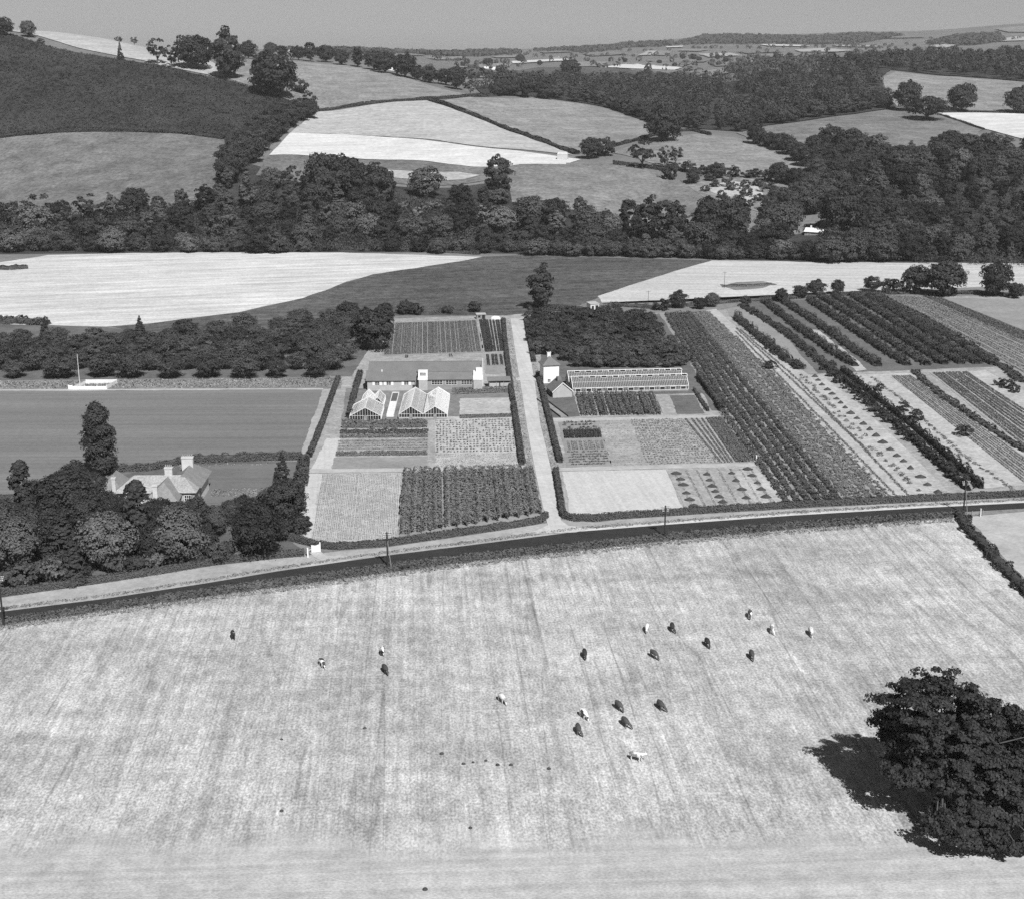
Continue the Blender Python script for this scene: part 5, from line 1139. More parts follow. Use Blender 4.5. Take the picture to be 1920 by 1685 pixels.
# ---------------------------------------------------------------- buildings
def frame_at(p0, p1, az=None):
    """local frame on the ground: origin p0, x axis towards p1 (photograph places)"""
    a, b = at(*p0), at(*p1)
    return (a[0], a[1], 0.0), (math.atan2(b[1]-a[1], b[0]-a[0]) if az is None else az), math.dist(a[:2], b[:2])
def window(parent, x, z, w, h, nx, ny, y=0.0, m='white_paint', axis='x', out=-1):
    """a window on a wall facing -y (local): frame proud of the wall, dark pane, glazing bars"""
    f = MB(); t = .11; d = .09
    f.box(x-t, x, y-d, y-.005, z-t, z+h+t); f.box(x+w, x+w+t, y-d, y-.005, z-t, z+h+t)
    f.box(x, x+w, y-d, y-.005, z-t, z); f.box(x, x+w, y-d, y-.005, z+h, z+h+t)
    for i in range(1, nx): f.box(x+w*i/nx-.045, x+w*i/nx+.045, y-d+.02, y-.03, z, z+h)
    for j in range(1, ny): f.box(x, x+w, y-d+.03, y-.035, z+h*j/ny-.04, z+h*j/ny+.04)
    fr = f.build('window', M[m], parent)
    MB().box(x+.002, x+w-.002, y-.03, y-.004, z+.002, z+h-.002).build('pane', M['window_dark'], fr)
    return fr
# --- the long low building
o, az, L_ = frame_at((686,733),(905,731.5))
B = thing('nursery_building', 'long low building with dark roofs, white porch and shuttered left wing', 'building', o, az)
Wl = 18.4; Lm = L_
MB().box(0.6, Wl-.6, 0, 9.2, -.3, 3.75).build('wing_wall', M['brick_pale'], B)
MB().prism([(19.0,.9),(Lm-2.6,.9),(Lm-2.6,6.2),(19.0,6.2)], -.3, 3.85).build('front_wall', M['brick'], B)
wm = MB(); wm.box(1.2, Lm-.3, 6.3, 15.6, -.3, 5.7); wm.add([(Lm-.28,6.3,5.7),(Lm-.28,15.6,5.7),(Lm-.28,11,8.1)], [(0,1,2),(2,1,0)]); wm.build('main_wall', M['brick'], B)
def gable_roof(x0, x1, y0, y1, ze, zr_, yr, t=.18, name='roof', m='roof_slate', parent=None):
    mb = MB(); mb.slab([(x0,y0,ze),(x1,y0,ze),(x1,yr,zr_),(x0,yr,zr_)], t); mb.slab([(x0,yr,zr_),(x1,yr,zr_),(x1,y1,ze),(x0,y1,ze)], t)
    return mb.build(name, M[m], parent)
gable_roof(0, Wl, -.6, 9.8, 3.8, 6.5, 4.6, name='wing_roof', parent=B)
mbg = MB()
for xx in (.7, Wl-.7): mbg.add([(xx,0,3.75),(xx,9.2,3.75),(xx,4.6,6.25)], [(0,1,2),(2,1,0)])
mbg.build('wing_gable', M['brick_pale'], B)
r1 = MB(); r1.slab([(.6,5.8,5.75),(Lm,5.8,5.75),(Lm,11,8.35),(.6,11,8.35)], .18); r1.slab([(.6,11,8.35),(Lm,11,8.35),(Lm,16.2,5.75),(.6,16.2,5.75)], .18)
r1.build('main_roof', M['roof_slate'], B)
r2 = MB(); r2.slab([(22.6,.4,3.9),(Lm-3.4,.4,3.9),(Lm-3.4,6.25,5.72),(22.6,6.25,5.72)], .16); r2.build('lean_to_roof', M['roof_felt'], B)
MB().box(.5, Lm, 10.9, 11.1, 8.36, 8.5).build('ridge', M['roof_felt'], B)
# white clerestory of the porch with its flat white roof, and the white end bay
MB().box(19.0, 22.5, 3.2, 6.25, 3.9, 6.35).build('porch_upper_wall', M['white_paint'], B)
window(B, 19.75, 4.75, 2.0, 1.15, 5, 2, 3.2)
MB().box(18.9, 22.6, .1, 6.22, 3.86, 4.02).build('porch_roof', M['white_paint'], B)
MB().box(19.3, 22.5, -.25, .85, -.3, 3.84).build('porch_wall', M['brick_pale'], B)
e = MB(); e.box(Lm-3.4, Lm-.1, 2.8, 6.25, 4.0, 6.0); e.box(Lm-2.4, Lm-.1, 3.6, 6.28, 6.0, 7.1); e.build('end_bay_upper_wall', M['white_paint'], B)
MB().box(Lm-3.5, Lm, -.3, 6.22, 3.84, 4.0).build('end_bay_roof', M['white_paint'], B)
MB().box(Lm-3.35, Lm-.1, -.2, 6.2, -.3, 3.82).build('end_bay_wall', M['brick_pale'], B)
MB().bar((Lm+.15,6,0),(Lm+.15,6,10.6),.16).build('flue_pipe', M['white_paint'], B)
for x in (3.4, 7.6, 14.0):
    w_ = window(B, x, 2.15, 1.55, 1.2, 2, 2, 0.0)
    for sx in (x-.95, x+1.68): MB().box(sx, sx+.82, -.1, -.01, 2.0, 3.45).build('shutter', M['white_paint'], B)
for x in (24.0, 29.2, 34.8): window(B, x, 2.0, 3.9, 1.45, 4, 2, .9)
d_ = MB().box(17.0, 17.9, -.06, -.003, 0, 2.1).build('door', M['dark_wood'], B)
MB().box(18.5, 18.9, .3, .42, .2, 3.0).build('door', M['dark_wood'], B)
MB().box(5.6, 5.95, 4.0, 4.35, 6.0, 6.9).build('vent_pipe', M['white_paint'], B)

# --- glasshouses
def glasshouse(label, p0, p1, width, length, base, eave, ridge, bar, ridge_along='x', lights=True, white=(0,0), door=True, vents=0, spans=1, group=None, name='glasshouse', sidevents=0, az=None):
    """local x runs along the front. ridge_along 'x': ridge parallel to the front; 'y': gable faces the front"""
    o, az, L_ = frame_at(p0, p1, az)
    T = thing(name, label, 'glasshouse', o, az, group)
    lx, ly = (length, width) if ridge_along == 'x' else (width, length)
    # everything is built with the ridge along u, span along v, then mapped
    def mp(u, v, z): return (u, v, z) if ridge_along == 'x' else (v, u, z)
    U, Vw = length, width
    wall = MB(); tt = .16
    for (u0,u1,v0,v1) in ((0,U,0,tt),(0,U,Vw*spans-tt,Vw*spans),(0,tt,tt,Vw*spans-tt),(U-tt,U,tt,Vw*spans-tt)):
        a, b = mp(u0,v0,0), mp(u1,v1,0); wall.box(min(a[0],b[0]), max(a[0],b[0]), min(a[1],b[1]), max(a[1],b[1]), -.2, base)
    wall.build('base_wall', M['brick'], T)
    MB().box(.2, (U if ridge_along == 'x' else Vw*spans)-.2, .2, (Vw*spans if ridge_along == 'x' else U)-.2, -.1, .12).build('floor', M['soil_dark'], T)
    bench = MB()
    for q in range(spans):
        for f0, f1 in ((.12,.38),(.62,.88)):
            a, b = mp(.6, Vw*(q+f0), 0), mp(U-.6, Vw*(q+f1), 0); bench.box(min(a[0],b[0]), max(a[0],b[0]), min(a[1],b[1]), max(a[1],b[1]), .12, .85)
    bench.build('bench', M['soil_dark'], T)
    fr = MB()
    for q in range(spans):
        v0, v1, vm = Vw*q, Vw*(q+1), Vw*(q+.5)
        fr.bar(mp(-.08,vm,ridge), mp(U+.08,vm,ridge), .2, .18)
        for v in (v0, v1): fr.bar(mp(-.05,v,eave), mp(U+.05,v,eave), .16, .16)
        for u in (0, U):
            for v in (v0, v1):
                fr.bar(mp(u,v,base), mp(u,v,eave), .14); fr.bar(mp(u,v,eave), mp(u,vm,ridge), .17, .15)
            fr.bar(mp(u,v0,base+.05), mp(u,v1,base+.05), .12); fr.bar(mp(u,v0,eave), mp(u,v1,eave), .08)
        for v in (v0, v1): fr.bar(mp(0,v,base+.05), mp(U,v,base+.05), .14)
    fr.build('frame', M['white_paint'], T)
    gb = MB(); k = int(U/bar)
    for q in range(spans):
        v0, v1, vm = Vw*q, Vw*(q+1), Vw*(q+.5)
        for i in range(1, k):
            u = U*i/k; thick = .05
            gb.bar(mp(u,v0,eave), mp(u,vm,ridge), thick, .035); gb.bar(mp(u,v1,eave), mp(u,vm,ridge), thick, .035)
            if q == 0: gb.bar(mp(u,v0,base), mp(u,v0,eave), .05)
            if q == spans-1: gb.bar(mp(u,v1,base), mp(u,v1,eave), .07)
        for s in (.5,):
            for va in (v0, v1): gb.bar(mp(0,va+(vm-va)*s,eave+(ridge-eave)*s), mp(U,va+(vm-va)*s,eave+(ridge-eave)*s), .07)
        kg = max(4, int(Vw/.85))
        for u in (0, U):
            for i in range(1, kg):
                v = v0+Vw*i/kg; top = eave+(ridge-eave)*(1-abs(2*i/kg-1)); gb.bar(mp(u,v,base), mp(u,v,top), .075)
    part_stuff(gb.build('glazing_bars', M['white_paint'], T))
    e = .05
    for q in range(spans):
        v0, v1, vm = Vw*q, Vw*(q+1), Vw*(q+.5)
        for s, va in enumerate((v0, v1)):
            g = MB(); P4 = [mp(.04,va,eave-e), mp(U-.04,va,eave-e), mp(U-.04,vm,ridge-e-.04), mp(.04,vm,ridge-e-.04)]
            wf = white[q*2+s] if len(white) > q*2+s else 0
            g.add(P4, [(0,1,2,3)]); g.build('roof_glass', M['glass' if wf == 0 else ('glass_limed' if wf < 1 else 'glass_white')], T)
        for u in (.04, U-.04):
            g = MB(); g.add([mp(u,v0,base), mp(u,v1,base), mp(u,v1,eave-.03), mp(u,vm,ridge-.1), mp(u,v0,eave-.03)], [(0,1,2,3,4)]); g.build('gable_glass', M['glass_front'], T)
    for v in (.03, Vw*spans-.03):
        g = MB(); g.add([mp(0,v,base), mp(U,v,base), mp(U,v,eave-.05), mp(0,v,eave-.05)], [(0,1,2,3)]); g.build('side_glass', M['glass'], T)
    for q in range(spans):
        v0, vm = Vw*q, Vw*(q+.5)
        for i in range(vents):
            u0 = U*(i+.62)/vents - .2; w_ = U/vents*.5; b = MB()
            pa = [mp(u0,vm-.1,ridge-.02), mp(u0+w_,vm-.1,ridge-.02), mp(u0+w_,vm-1.0,ridge-(ridge-eave)*2/Vw*1.0+.2), mp(u0,vm-1.0,ridge-(ridge-eave)*2/Vw*1.0+.2)]
            for a, c in zip(pa, pa[1:]+pa[:1]): b.bar(a, c, .13, .08)
            vt = b.build('ridge_vent', M['white_paint'], T)
            g = MB(); g.add([tuple(np.array(p)+np.array((0,0,-.02))) for p in pa], [(0,1,2,3)]); g.build('pane', M['glass_limed'], vt)
    for i in range(sidevents):
        u0 = U*(i+.25)/sidevents; w_ = U/sidevents*.5; b = MB(); pa = [mp(u0,-.06,base+.15), mp(u0+w_,-.06,base+.15), mp(u0+w_,-.12,eave-.2), mp(u0,-.12,eave-.2)]
        for a, c in zip(pa, pa[1:]+pa[:1]): b.bar(a, c, .14, .08)
        vt = b.build('side_vent', M['white_paint'], T)
        MB().box(u0+.06, u0+w_-.06, -.05, -.03, base+.2, eave-.25).build('pane', M['window_dark'], vt)
    if door:
        for q in range(spans):
            v = Vw*(q+.5); a, b = mp(-.06,v-.55,base*0), mp(-.02,v+.55,0)
            dd = MB().box(min(a[0],b[0]), max(a[0],b[0]), min(a[1],b[1]), max(a[1],b[1]), 0, 2.05).build('door', M['grey_wood'], T)
    return T
glasshouse('very long glasshouse of two white-barred spans beside the white tower', (1074,738.5), (1288,733), 9.0, 42.6, .55, 2.0, 5.4, .62, 'x', vents=10, spans=2, sidevents=11, door=False)
glasshouse('left front glasshouse with an open dark doorway in its glass gable', (656,790), (713,787.5), 10.4, 15.5, .35, 1.9, 4.7, .62, 'y', white=(.5,.5), az=.02)
glasshouse('small narrow glasshouse with a whitened roof, left behind the front one', (676,767), (696,766.5), 4.0, 13.5, .4, 1.8, 3.9, .8, 'y', white=(.5,1), door=False, az=.02)
glasshouse('small narrow glasshouse with a whitened roof, right behind the front one', (697,765.5), (718,765), 4.1, 11, .4, 1.8, 3.9, .8, 'y', white=(1,.5), door=False, az=.02)
glasshouse('double-span glasshouse with a grey left roof and whitewashed right roof', (748,787), (834,784.5), 8.1, 28, .7, 2.0, 4.6, .62, 'y', white=(0,.5,0,1), spans=2, az=.01)
# cold frame
o, az, L_ = frame_at((725,782),(736.5,782), .02)
T = thing('cold_frame', 'long low cold frame between the glasshouses, half covered in white', 'cold frame', o, az)
f = MB(); Lc = 33.0
for a, b in (((0,0),(2.3,0)),((0,Lc),(2.3,Lc)),((0,0),(0,Lc)),((2.3,0),(2.3,Lc))): f.bar((a[0],a[1],.35),(b[0],b[1],.35),.22,.75)
f.build('frame', M['white_wash'], T)
for i in range(9):
    y0 = .2+i*Lc/15*.98; MB().slab([(.1,y0,.62),(2.2,y0,.62),(2.2,y0+2.0,.66),(.1,y0+2.0,.66)], .05).build('frame_light', M['white_wash' if i % 4 else 'white_paint'], T)
MB().box(.15,2.15,20.3,32.8,.05,.4).build('soil_bed', M['soil_dark'], T)
# long dark frames below the small gabled house
for i, (a, b, lab) in enumerate((((1050,783),(1066,782),'dark sunken frame between two thin boards below the brick gable'),)):
    o, az, L_ = frame_at(a, b)
    T = thing('seed_frame', lab, 'seed bed', o, az+.05)
    MB().box(.3, L_-.3, 0, 26, -.05, .12).build('soil_bed', M['soil_mid'], T)
    for x in (0, L_-.25): MB().box(x, x+.25, -.1, 26.2, 0, .55).build('board', M['dark_wood'], T)
# --- white tower house
o, az, L_ = frame_at((1019,719.5),(1048,718))
T = thing('white_tower', 'square white tower house with a dark pyramid roof and a chimney', 'tower house', o, az)
s = L_; MB().box(0, s, 0, s, -.3, 7.0).build('wall', M['white_paint'], T)
rf = MB(); q = .55; rf.add([(-q,-q,6.95),(s+q,-q,6.95),(s+q,s+q,6.95),(-q,s+q,6.95),(s/2,s/2,9.7),(-q,-q,6.8),(s+q,-q,6.8),(s+q,s+q,6.8),(-q,s+q,6.8)], [(0,1,4),(1,2,4),(2,3,4),(3,0,4),(8,7,6,5),(0,5,6,1),(1,6,7,2),(2,7,8,3),(3,8,5,0)])
rf = rf.build('roof', M['roof_slate'], T)
ch = MB(); ch.box(s/2-.75, s/2+.55, s/2+.2, s/2+1.3, 8.4, 11.2); ch.box(s/2-.85, s/2+.65, s/2+.1, s/2+1.4, 10.9, 11.2); ch.build('chimney', M['white_wash'], rf)
window(T, s*.28, .55, 1.0, 1.1, 2, 2, 0)
MB().box(s-.02+.03, s+.09, 1.6, 2.6, 0, 2.1).build('door', M['dark_wood'], T)
# --- small brick house with a gable
o, az, L_ = frame_at((1036.5,746.5),(1073,744.5))
T = thing('gabled_shed', 'small grey brick shed with a white-edged gable beside the white tower', 'shed', o, az)
w_ = L_; dpt = 8.5; ze, zt = 2.4, 5.4
g = MB(); g.prism([(0,0),(w_,0),(w_,dpt),(0,dpt)], -.3, ze); g.add([(0,0,ze),(w_,0,ze),(w_/2,0,zt),(0,dpt,ze),(w_,dpt,ze),(w_/2,dpt,zt)], [(0,1,2),(4,3,5)]); g.build('wall', M['brick_pale'], T)
rf = MB(); oh = .35
rf.slab([(-oh,-.35,ze-.2),(w_/2,-.35,zt+.12),(w_/2,dpt+.3,zt+.12),(-oh,dpt+.3,ze-.2)], .14); rf.slab([(w_/2,-.35,zt+.12),(w_+oh,-.35,ze-.2),(w_+oh,dpt+.3,ze-.2),(w_/2,dpt+.3,zt+.12)], .14)
rf = rf.build('roof', M['roof_slate'], T)
bb = MB(); bb.bar((-oh,-.4,ze-.28),(w_/2,-.4,zt+.06),.08,.26); bb.bar((w_/2,-.4,zt+.06),(w_+oh,-.4,ze-.28),.08,.26); bb.build('barge_board', M['white_paint'], T)
MB().box(w_/2-.7, w_/2+.7, 4.5, 6.4, zt-.4, zt+1.0).build('roof_vent', M['roof_felt'], rf)
MB().box(-.09, -.003, 1.5, 3.2, 0, 2.0).build('door', M['dark_wood'], T)
# --- open lean-to shed right of the long building
o, az, L_ = frame_at((917,727),(957,726))
T = thing('open_shed', 'low dark-roofed open shed with pale boards beside the lane hedge', 'shed', o, az)
MB().slab([(-.6,-.5,2.6),(L_+.2,-.5,2.6),(L_+.2,3.2,3.4),(-.6,3.2,3.4)], .15).build('roof', M['roof_felt'], T)
for x in (0, L_*.33, L_*.66, L_-.2):
    MB().box(x, x+.18, -.05, .13, -.2, 2.58).build('post', M['grey_wood'], T)
MB().box(0, L_, 2.8, 3.0, -.2, 3.2).build('back_wall', M['grey_wood'], T)
for i in range(2): MB().box(.2+i*L_*.5, L_*.5-.2+i*L_*.5, -.04, .0, .1, 1.7).build('board_panel', M['path'], T)
# --- huts at the top of the lane
def hut(p0, p1, d, h, label, m='grey_wood', roof='path', win=True):
    o, az, L_ = frame_at(p0, p1); T = thing('hut', label, 'hut', o, az)
    MB().box(0, L_, 0, d, -.2, h).build('wall', M[m], T)
    MB().slab([(-.2,-.3,h+.1),(L_+.2,-.3,h+.1),(L_+.2,d+.2,h+.35),(-.2,d+.2,h+.35)], .12).build('roof', M[roof], T)
    if win:
        MB().box(L_*.58, L_*.9, -.06, -.003, .1, h*.85).build('door', M['window_dark'], T)
        MB().box(L_*.15, L_*.4, -.06, -.003, h*.4, h*.8).build('window', M['window_dark'], T)
    return T
hut((894,599.5),(911,599), 3.0, 2.2, 'tiny flat-roofed hut at the top of the north plot')
hut((1107,589),(1123,588), 5.0, 4.6, 'pale hut with dark openings half hidden by fruit trees', 'stack', 'path')
# tarpaulin heap
x, y, z = at(929, 599); mb = MB(); seg, rg = 16, 6
for j in range(rg):
    t = j/(rg-1)
    for k in range(seg):
        a = 2*math.pi*k/seg; q = 2.1*math.cos(t*math.pi/2)**.6*(1+.15*mnoise.noise((k*.9,j,4))); mb.v.append((math.cos(a)*q*1.15, math.sin(a)*q*.9, 1.5*math.sin(t*math.pi/2)*(1+.12*mnoise.noise((k,j*.7,1)))))
for j in range(rg-1):
    for k in range(seg): mb.f.append((j*seg+k, j*seg+(k+1)%seg, (j+1)*seg+(k+1)%seg, (j+1)*seg+k))
t_ = mb.build('tarpaulin_heap', M['tarp']); t_.location = (x, y, 0); tag(t_, 'bright white covered heap at the top of the lane', 'heap')
# --- the tiled house in the garden
o, az, L_ = frame_at((221,958),(367,957))
H = thing('tiled_house', 'large pale house with hipped tiled roofs and tall chimneys among garden trees', 'house', o, az)
s = L_; 
MB().box(0, s, 0, 9.5, -.3, 5.3).build('wall', M['brick_pale'], H)
def hip(x0, x1, y0, y1, ze, zt, hl, hr, name, m):
    ym = (y0+y1)/2; mb = MB()
    a, b = (x0+hl, ym, zt), (x1-hr, ym, zt); v = [(x0,y0,ze),(x1,y0,ze),(x1,y1,ze),(x0,y1,ze),a,b]
    mb.add(v, [(0,1,5,4),(1,2,5),(2,3,4,5),(3,0,4),(3,2,1,0)]); return mb.build(name, M[m], H)
main = hip(-.7, s+.6, -.8, 10.3, 5.3, 8.7, 4.6, 4.4, 'main_roof', 'roof_tile')
# front wing: ridge towards the viewer, hipped end
def hip_y(x0, x1, y0, y1, ze, zt, hf, hb, name, m):
    xm = (x0+x1)/2; mb = MB(); v = [(x0,y0,ze),(x1,y0,ze),(x1,y1,ze),(x0,y1,ze),(xm,y0+hf,zt),(xm,y1-hb,zt)]
    mb.add(v, [(0,1,4),(1,2,5,4),(2,3,5),(3,0,4,5),(3,2,1,0)]); return mb.build(name, M[m], H)
MB().box(9.2, 17.0, -5.6, .3, -.3, 4.6).build('front_wing_wall', M['white_wash'], H)
hip_y(8.5, 17.7, -6.2, 5.0, 4.65, 8.5, 5.2, .1, 'front_wing_roof', 'roof_tile_dull')
MB().box(13.5, 21.0, 9, 19, -.3, 5.2).build('rear_wing_wall', M['white_wash'], H)
hip_y(12.6, 22.0, 4.0, 20, 5.25, 9.2, .1, 5.0, 'rear_wing_roof', 'roof_tile_dull')
MB().box(-5.2, -.1, 5, 14, -.3, 4.2).build('left_wing_wall', M['white_wash'], H)
hip_y(-5.9, .6, 4.2, 15, 4.2, 8.2, 2.0, 3.5, 'left_wing_roof', 'roof_tile_dull')
def stack(x, y, w, d, z0, z1, pots, nm='chimney'):
    mb = MB(); mb.box(x, x+w, y, y+d, z0, z1-.4); mb.box(x-.12, x+w+.12, y-.12, y+d+.12, z1-.4, z1); c = mb.build(nm, M['stack'], H)
    for i in range(pots):
        px = x+w*(i+.5)/pots; MB().tube([(px,y+d/2,z1-.05),(px,y+d/2,z1+.7)], [.17,.13], 8).build('chimney_pot', M['roof_tile'], c)
stack(15.2, 12.5, 3.1, 1.3, 5, 11.4, 5); stack(12.2, 4.6, 2.0, 1.1, 6, 10.8, 4); stack(11.0, -5.4, 1.25, 1.1, 0, 8.9, 0); stack(-.9, -.6, .95, .95, 0, 9.6, 1)
for x in (.8, 3.0, 6.3): window(H, x, 3.2, 1.5, 1.5, 3, 2, 0)
for x in (1.0, 5.2): window(H, x, .8, 1.6, 1.5, 3, 2, 0)
for x in (18.2,): window(H, x, 2.9, 1.6, 1.5, 3, 2, 0)
for x in (10.4, 14.0): window(H, x, 1.0, 1.6, 1.5, 3, 2, -5.6)
# --- bungalow in the wood
o, az, L_ = frame_at((1507,443),(1543,441))
o = (o[0], o[1], at(1507,443)[2]); T = thing('bungalow', 'small pale bungalow with a light roof in a gap of the wood', 'bungalow', o, az)
MB().box(.4, L_-.4, 0, 7, -.5, 2.9).build('wall', M['brick'], T)
rf = gable_roof(0, L_, -.8, 7.8, 2.9, 5.2, 3.5, name='roof', m='white_wash', parent=T)
MB().box(L_*.25, L_*.25+.9, 3.2, 4.1, 4.6, 6.6).build('chimney', M['white_paint'], rf); MB().box(L_*.55, L_*.55+.9, 3.2, 4.1, 4.6, 6.2).build('chimney', M['brick'], rf)
window(T, L_*.62, .9, 2.2, 1.5, 3, 2, 0); window(T, L_*.2, .9, 1.8, 1.5, 3, 2, 0)
# --- haystack in the white stubble
x, y, z = at(1055, 300)
T = thing('haystack', 'pale haystack at the corner of the white stubble field on the hill', 'haystack', (x, y, z-.1), -.2)
MB().box(-3.9, 3.9, -2.4, 2.4, 0, 4.2).build('stack_body', M['hay'], T)
hb = MB(); hb.add([(-4.1,-2.6,4.2),(4.1,-2.6,4.2),(4.1,2.6,4.2),(-4.1,2.6,4.2),(-3.4,0,6.0),(3.4,0,6.0)], [(0,1,5,4),(1,2,5),(2,3,4,5),(3,0,4),(3,2,1,0)]); hb.build('thatch', M['hay'], T)
# --- far cottages: wall, roof, chimney, windows
def cottage(px, py, w, d, h, label, m='white_paint', roof='roof_slate', rz=0.0):
    x, y, z = at(px, py); T = thing('cottage', label, 'cottage', (x, y, z-.4), rz)
    MB().box(-w/2, w/2, -d/2, d/2, 0, h).build('wall', M[m], T)
    mb = MB(); mb.slab([(-w/2-.3,-d/2-.4,h),(w/2+.3,-d/2-.4,h),(w/2+.3,0,h+d*.42),(-w/2-.3,0,h+d*.42)], .2); mb.slab([(-w/2-.3,0,h+d*.42),(w/2+.3,0,h+d*.42),(w/2+.3,d/2+.4,h),(-w/2-.3,d/2+.4,h)], .2)
    for xx in (-w/2+.02, w/2-.02): mb.add([(xx,-d/2,h),(xx,d/2,h),(xx,0,h+d*.4)], [(0,1,2)])
    rf = mb.build('roof', M[roof], T); MB().box(w*.3, w*.3+1, -.5, .5, h+d*.25, h+d*.42+1.4).build('chimney', M['stack'], rf)
cottage(735,132,16,8,5,'white farmhouse behind the ridge trees'); cottage(389,93,6,6,5,'tiny white house on the skyline left of centre'); cottage(544,97,7,6,5,'tiny white house among the ridge trees')
cottage(929,131,14,8,6,'white house in the far valley below the ridge, nearest'); cottage(912,129,9,7,5,'pale house in the far valley beside the nearest white one'); cottage(1043,114,16,9,5,'light barn at the end of the far white field','stack','roof_felt'); cottage(1405,124,12,8,6,'lone white house in the right part of the valley')
# ---------------------------------------------------------------- poles, fences, gates
def pole(px, py, hpx, label, arms, stay=0.0, r=.2, ins=True, name='telegraph_pole', group=None):
    x, y, z = at(px, py); d = math.hypot(x, y, CAM_Z-z); dep = math.atan2(CAM_Z-z, math.hypot(x,y)); h = hpx*d/FPX/math.cos(dep)
    T = thing(name, label, 'pole', (x, y, z), R(8), group)
    MB().tube([(0,0,-.6),(0,0,h*.5),(0,0,h)], [r*1.15, r, r*.8], 8).build('post', M['pole_wood'], T)
    for i in range(arms):
        zz = h-.35-i*.42; a = MB().box(-1.15+.12*i, 1.15-.12*i, -.2, -.1, zz, zz+.13).build('cross_arm', M['pole_wood'], T)
        if ins:
            for q in (-1, -.6, .6, 1): MB().tube([(q*(1-.1*i),-.15,zz+.1),(q*(1-.1*i),-.15,zz+.36)], [.085,.06], 6).build('insulator', M['white_paint'], a)
    if stay: MB().tube([(stay,-.4,-.3),(.02,-.05,h*.8)], [.1,.08], 6).build('stay_post', M['grey_wood'], T)
    return T
pole(727,1064,66,'telegraph pole by the road in front of the pale seed plot', 4, .9)
pole(1246,1006,58,'telegraph pole by the road in front of the bare pale plot', 4)
pole(1806,962,58,'telegraph pole by the road at the end of the black hedges', 3, 1.0)
pole(7,1174,88,'telegraph pole at the left edge beside the road', 3)
pole(1215,578,32,'thin bare post at the edge of the pale right field, nearer one', 1, 0, .1, False, 'wooden_post'); pole(1358,541,30,'thin bare post beside the weedy scrub island', 1, 0, .1, False, 'wooden_post'); pole(1488,491,26,'thin bare post against the far wood', 1, 0, .12, False, 'wooden_post')
# white rail enclosure and flagpole
o, az, L_ = frame_at((136,731),(206,730.5))
T = thing('white_enclosure', 'white boarded enclosure on the bank behind the sports ground', 'enclosure', o, az)
dp = 9.0; Lw = L_
def boards(a, b, h0, h1):
    A_, B_ = Vector(a), Vector(b); k = 3
    for i in range(k):
        z0 = h0+(h1-h0)*i/k; MB().bar((A_.x,A_.y,z0+(h1-h0)/k/2),(B_.x,B_.y,z0+(h1-h0)/k/2),.06,(h1-h0)/k-.03).build('board', M['white_paint'], T)
boards((0,0,0),(Lw-1.2,0,0),.05,1.25); boards((2.6,dp,0),(Lw+.4,dp,0),.05,1.7); boards((0,0,0),(2.6,dp,0),.05,1.25); boards((Lw-1.2,0,0),(Lw+.4,dp,0),.05,1.5); boards((-1.6,.5,0),(-.05,.4,0),.05,1.6)
for p in ((0,0),(Lw*.33,0),(Lw*.66,0),(Lw-1.2,0),(2.6,dp),(Lw*.6,dp),(Lw+.4,dp),(-1.6,.5)): MB().box(p[0]-.09,p[0]+.09,p[1]+.05,p[1]+.23,-.2,1.75).build('post', M['white_paint'], T)
x, y, z = at(150, 727); T = thing('flagpole', 'tall thin white flagpole standing by the white enclosure', 'flagpole', (x, y, 0))
MB().tube([(0,0,-.4),(0,0,12.6)], [.12,.06], 8).build('post', M['white_paint'], T); MB().box(-.35,.35,-.35,.35,-.1,.35).build('base', M['white_wash'], T)
# white gate and post at the garden drive
o, az, L_ = frame_at((584,1035.5),(599,1034))
T = thing('white_gate', 'open white boarded gate at the end of the clipped hedge', 'gate', o, az)
for i in range(6): MB().box(i*L_/6+.01, (i+1)*L_/6-.02, 0, .05, .1, 1.75+.25*abs(i-2.5)/2.5).build('board', M['white_paint'], T)
for zz in (.35, 1.4): MB().box(0, L_, .055, .13, zz, zz+.16).build('rail', M['white_paint'], T)
MB().box(L_+.02, L_+.3, -.1, .2, -.2, 2.5).build('gate_post', M['white_paint'], T)
x, y, z = at(577.5, 1044); T = thing('gate_post', 'white post standing alone at the end of the roadside garden hedge', 'post', (x, y, 0))
mb = MB(); mb.box(-.15,.15,-.15,.15,-.2,2.3); mb.build('shaft', M['white_paint'], T); MB().box(-.2,.2,-.2,.2,2.302,2.45).build('cap', M['white_paint'], T); MB().bar((.16,0,1.9),(1.0,.3,1.9),.1).build('latch_bar', M['white_paint'], T)
# field gate right
o, az, L_ = frame_at((1822,968),(1842,966.5))
T = thing('field_gate', 'weathered field gate by the road near the right edge', 'gate', o, az)
for x_ in (0, L_): MB().box(x_-.1, x_+.1, -.1, .1, -.2, 1.6).build('post', M['grey_wood'], T)
for i in range(4): MB().box(.12, L_-.12, -.03, .03, .3+i*.28, .4+i*.28).build('rail', M['grey_wood'], T)
x, y, z = at(1838, 968); T = thing('wooden_post', 'stout pale post beside the field gate near the right edge', 'post', (x, y, 0)); MB().box(-.15,.15,-.15,.15,-.3,2.1).build('shaft', M['stack'], T); MB().box(-.19,.19,-.19,.19,2.1,2.25).build('cap', M['stack'], T)
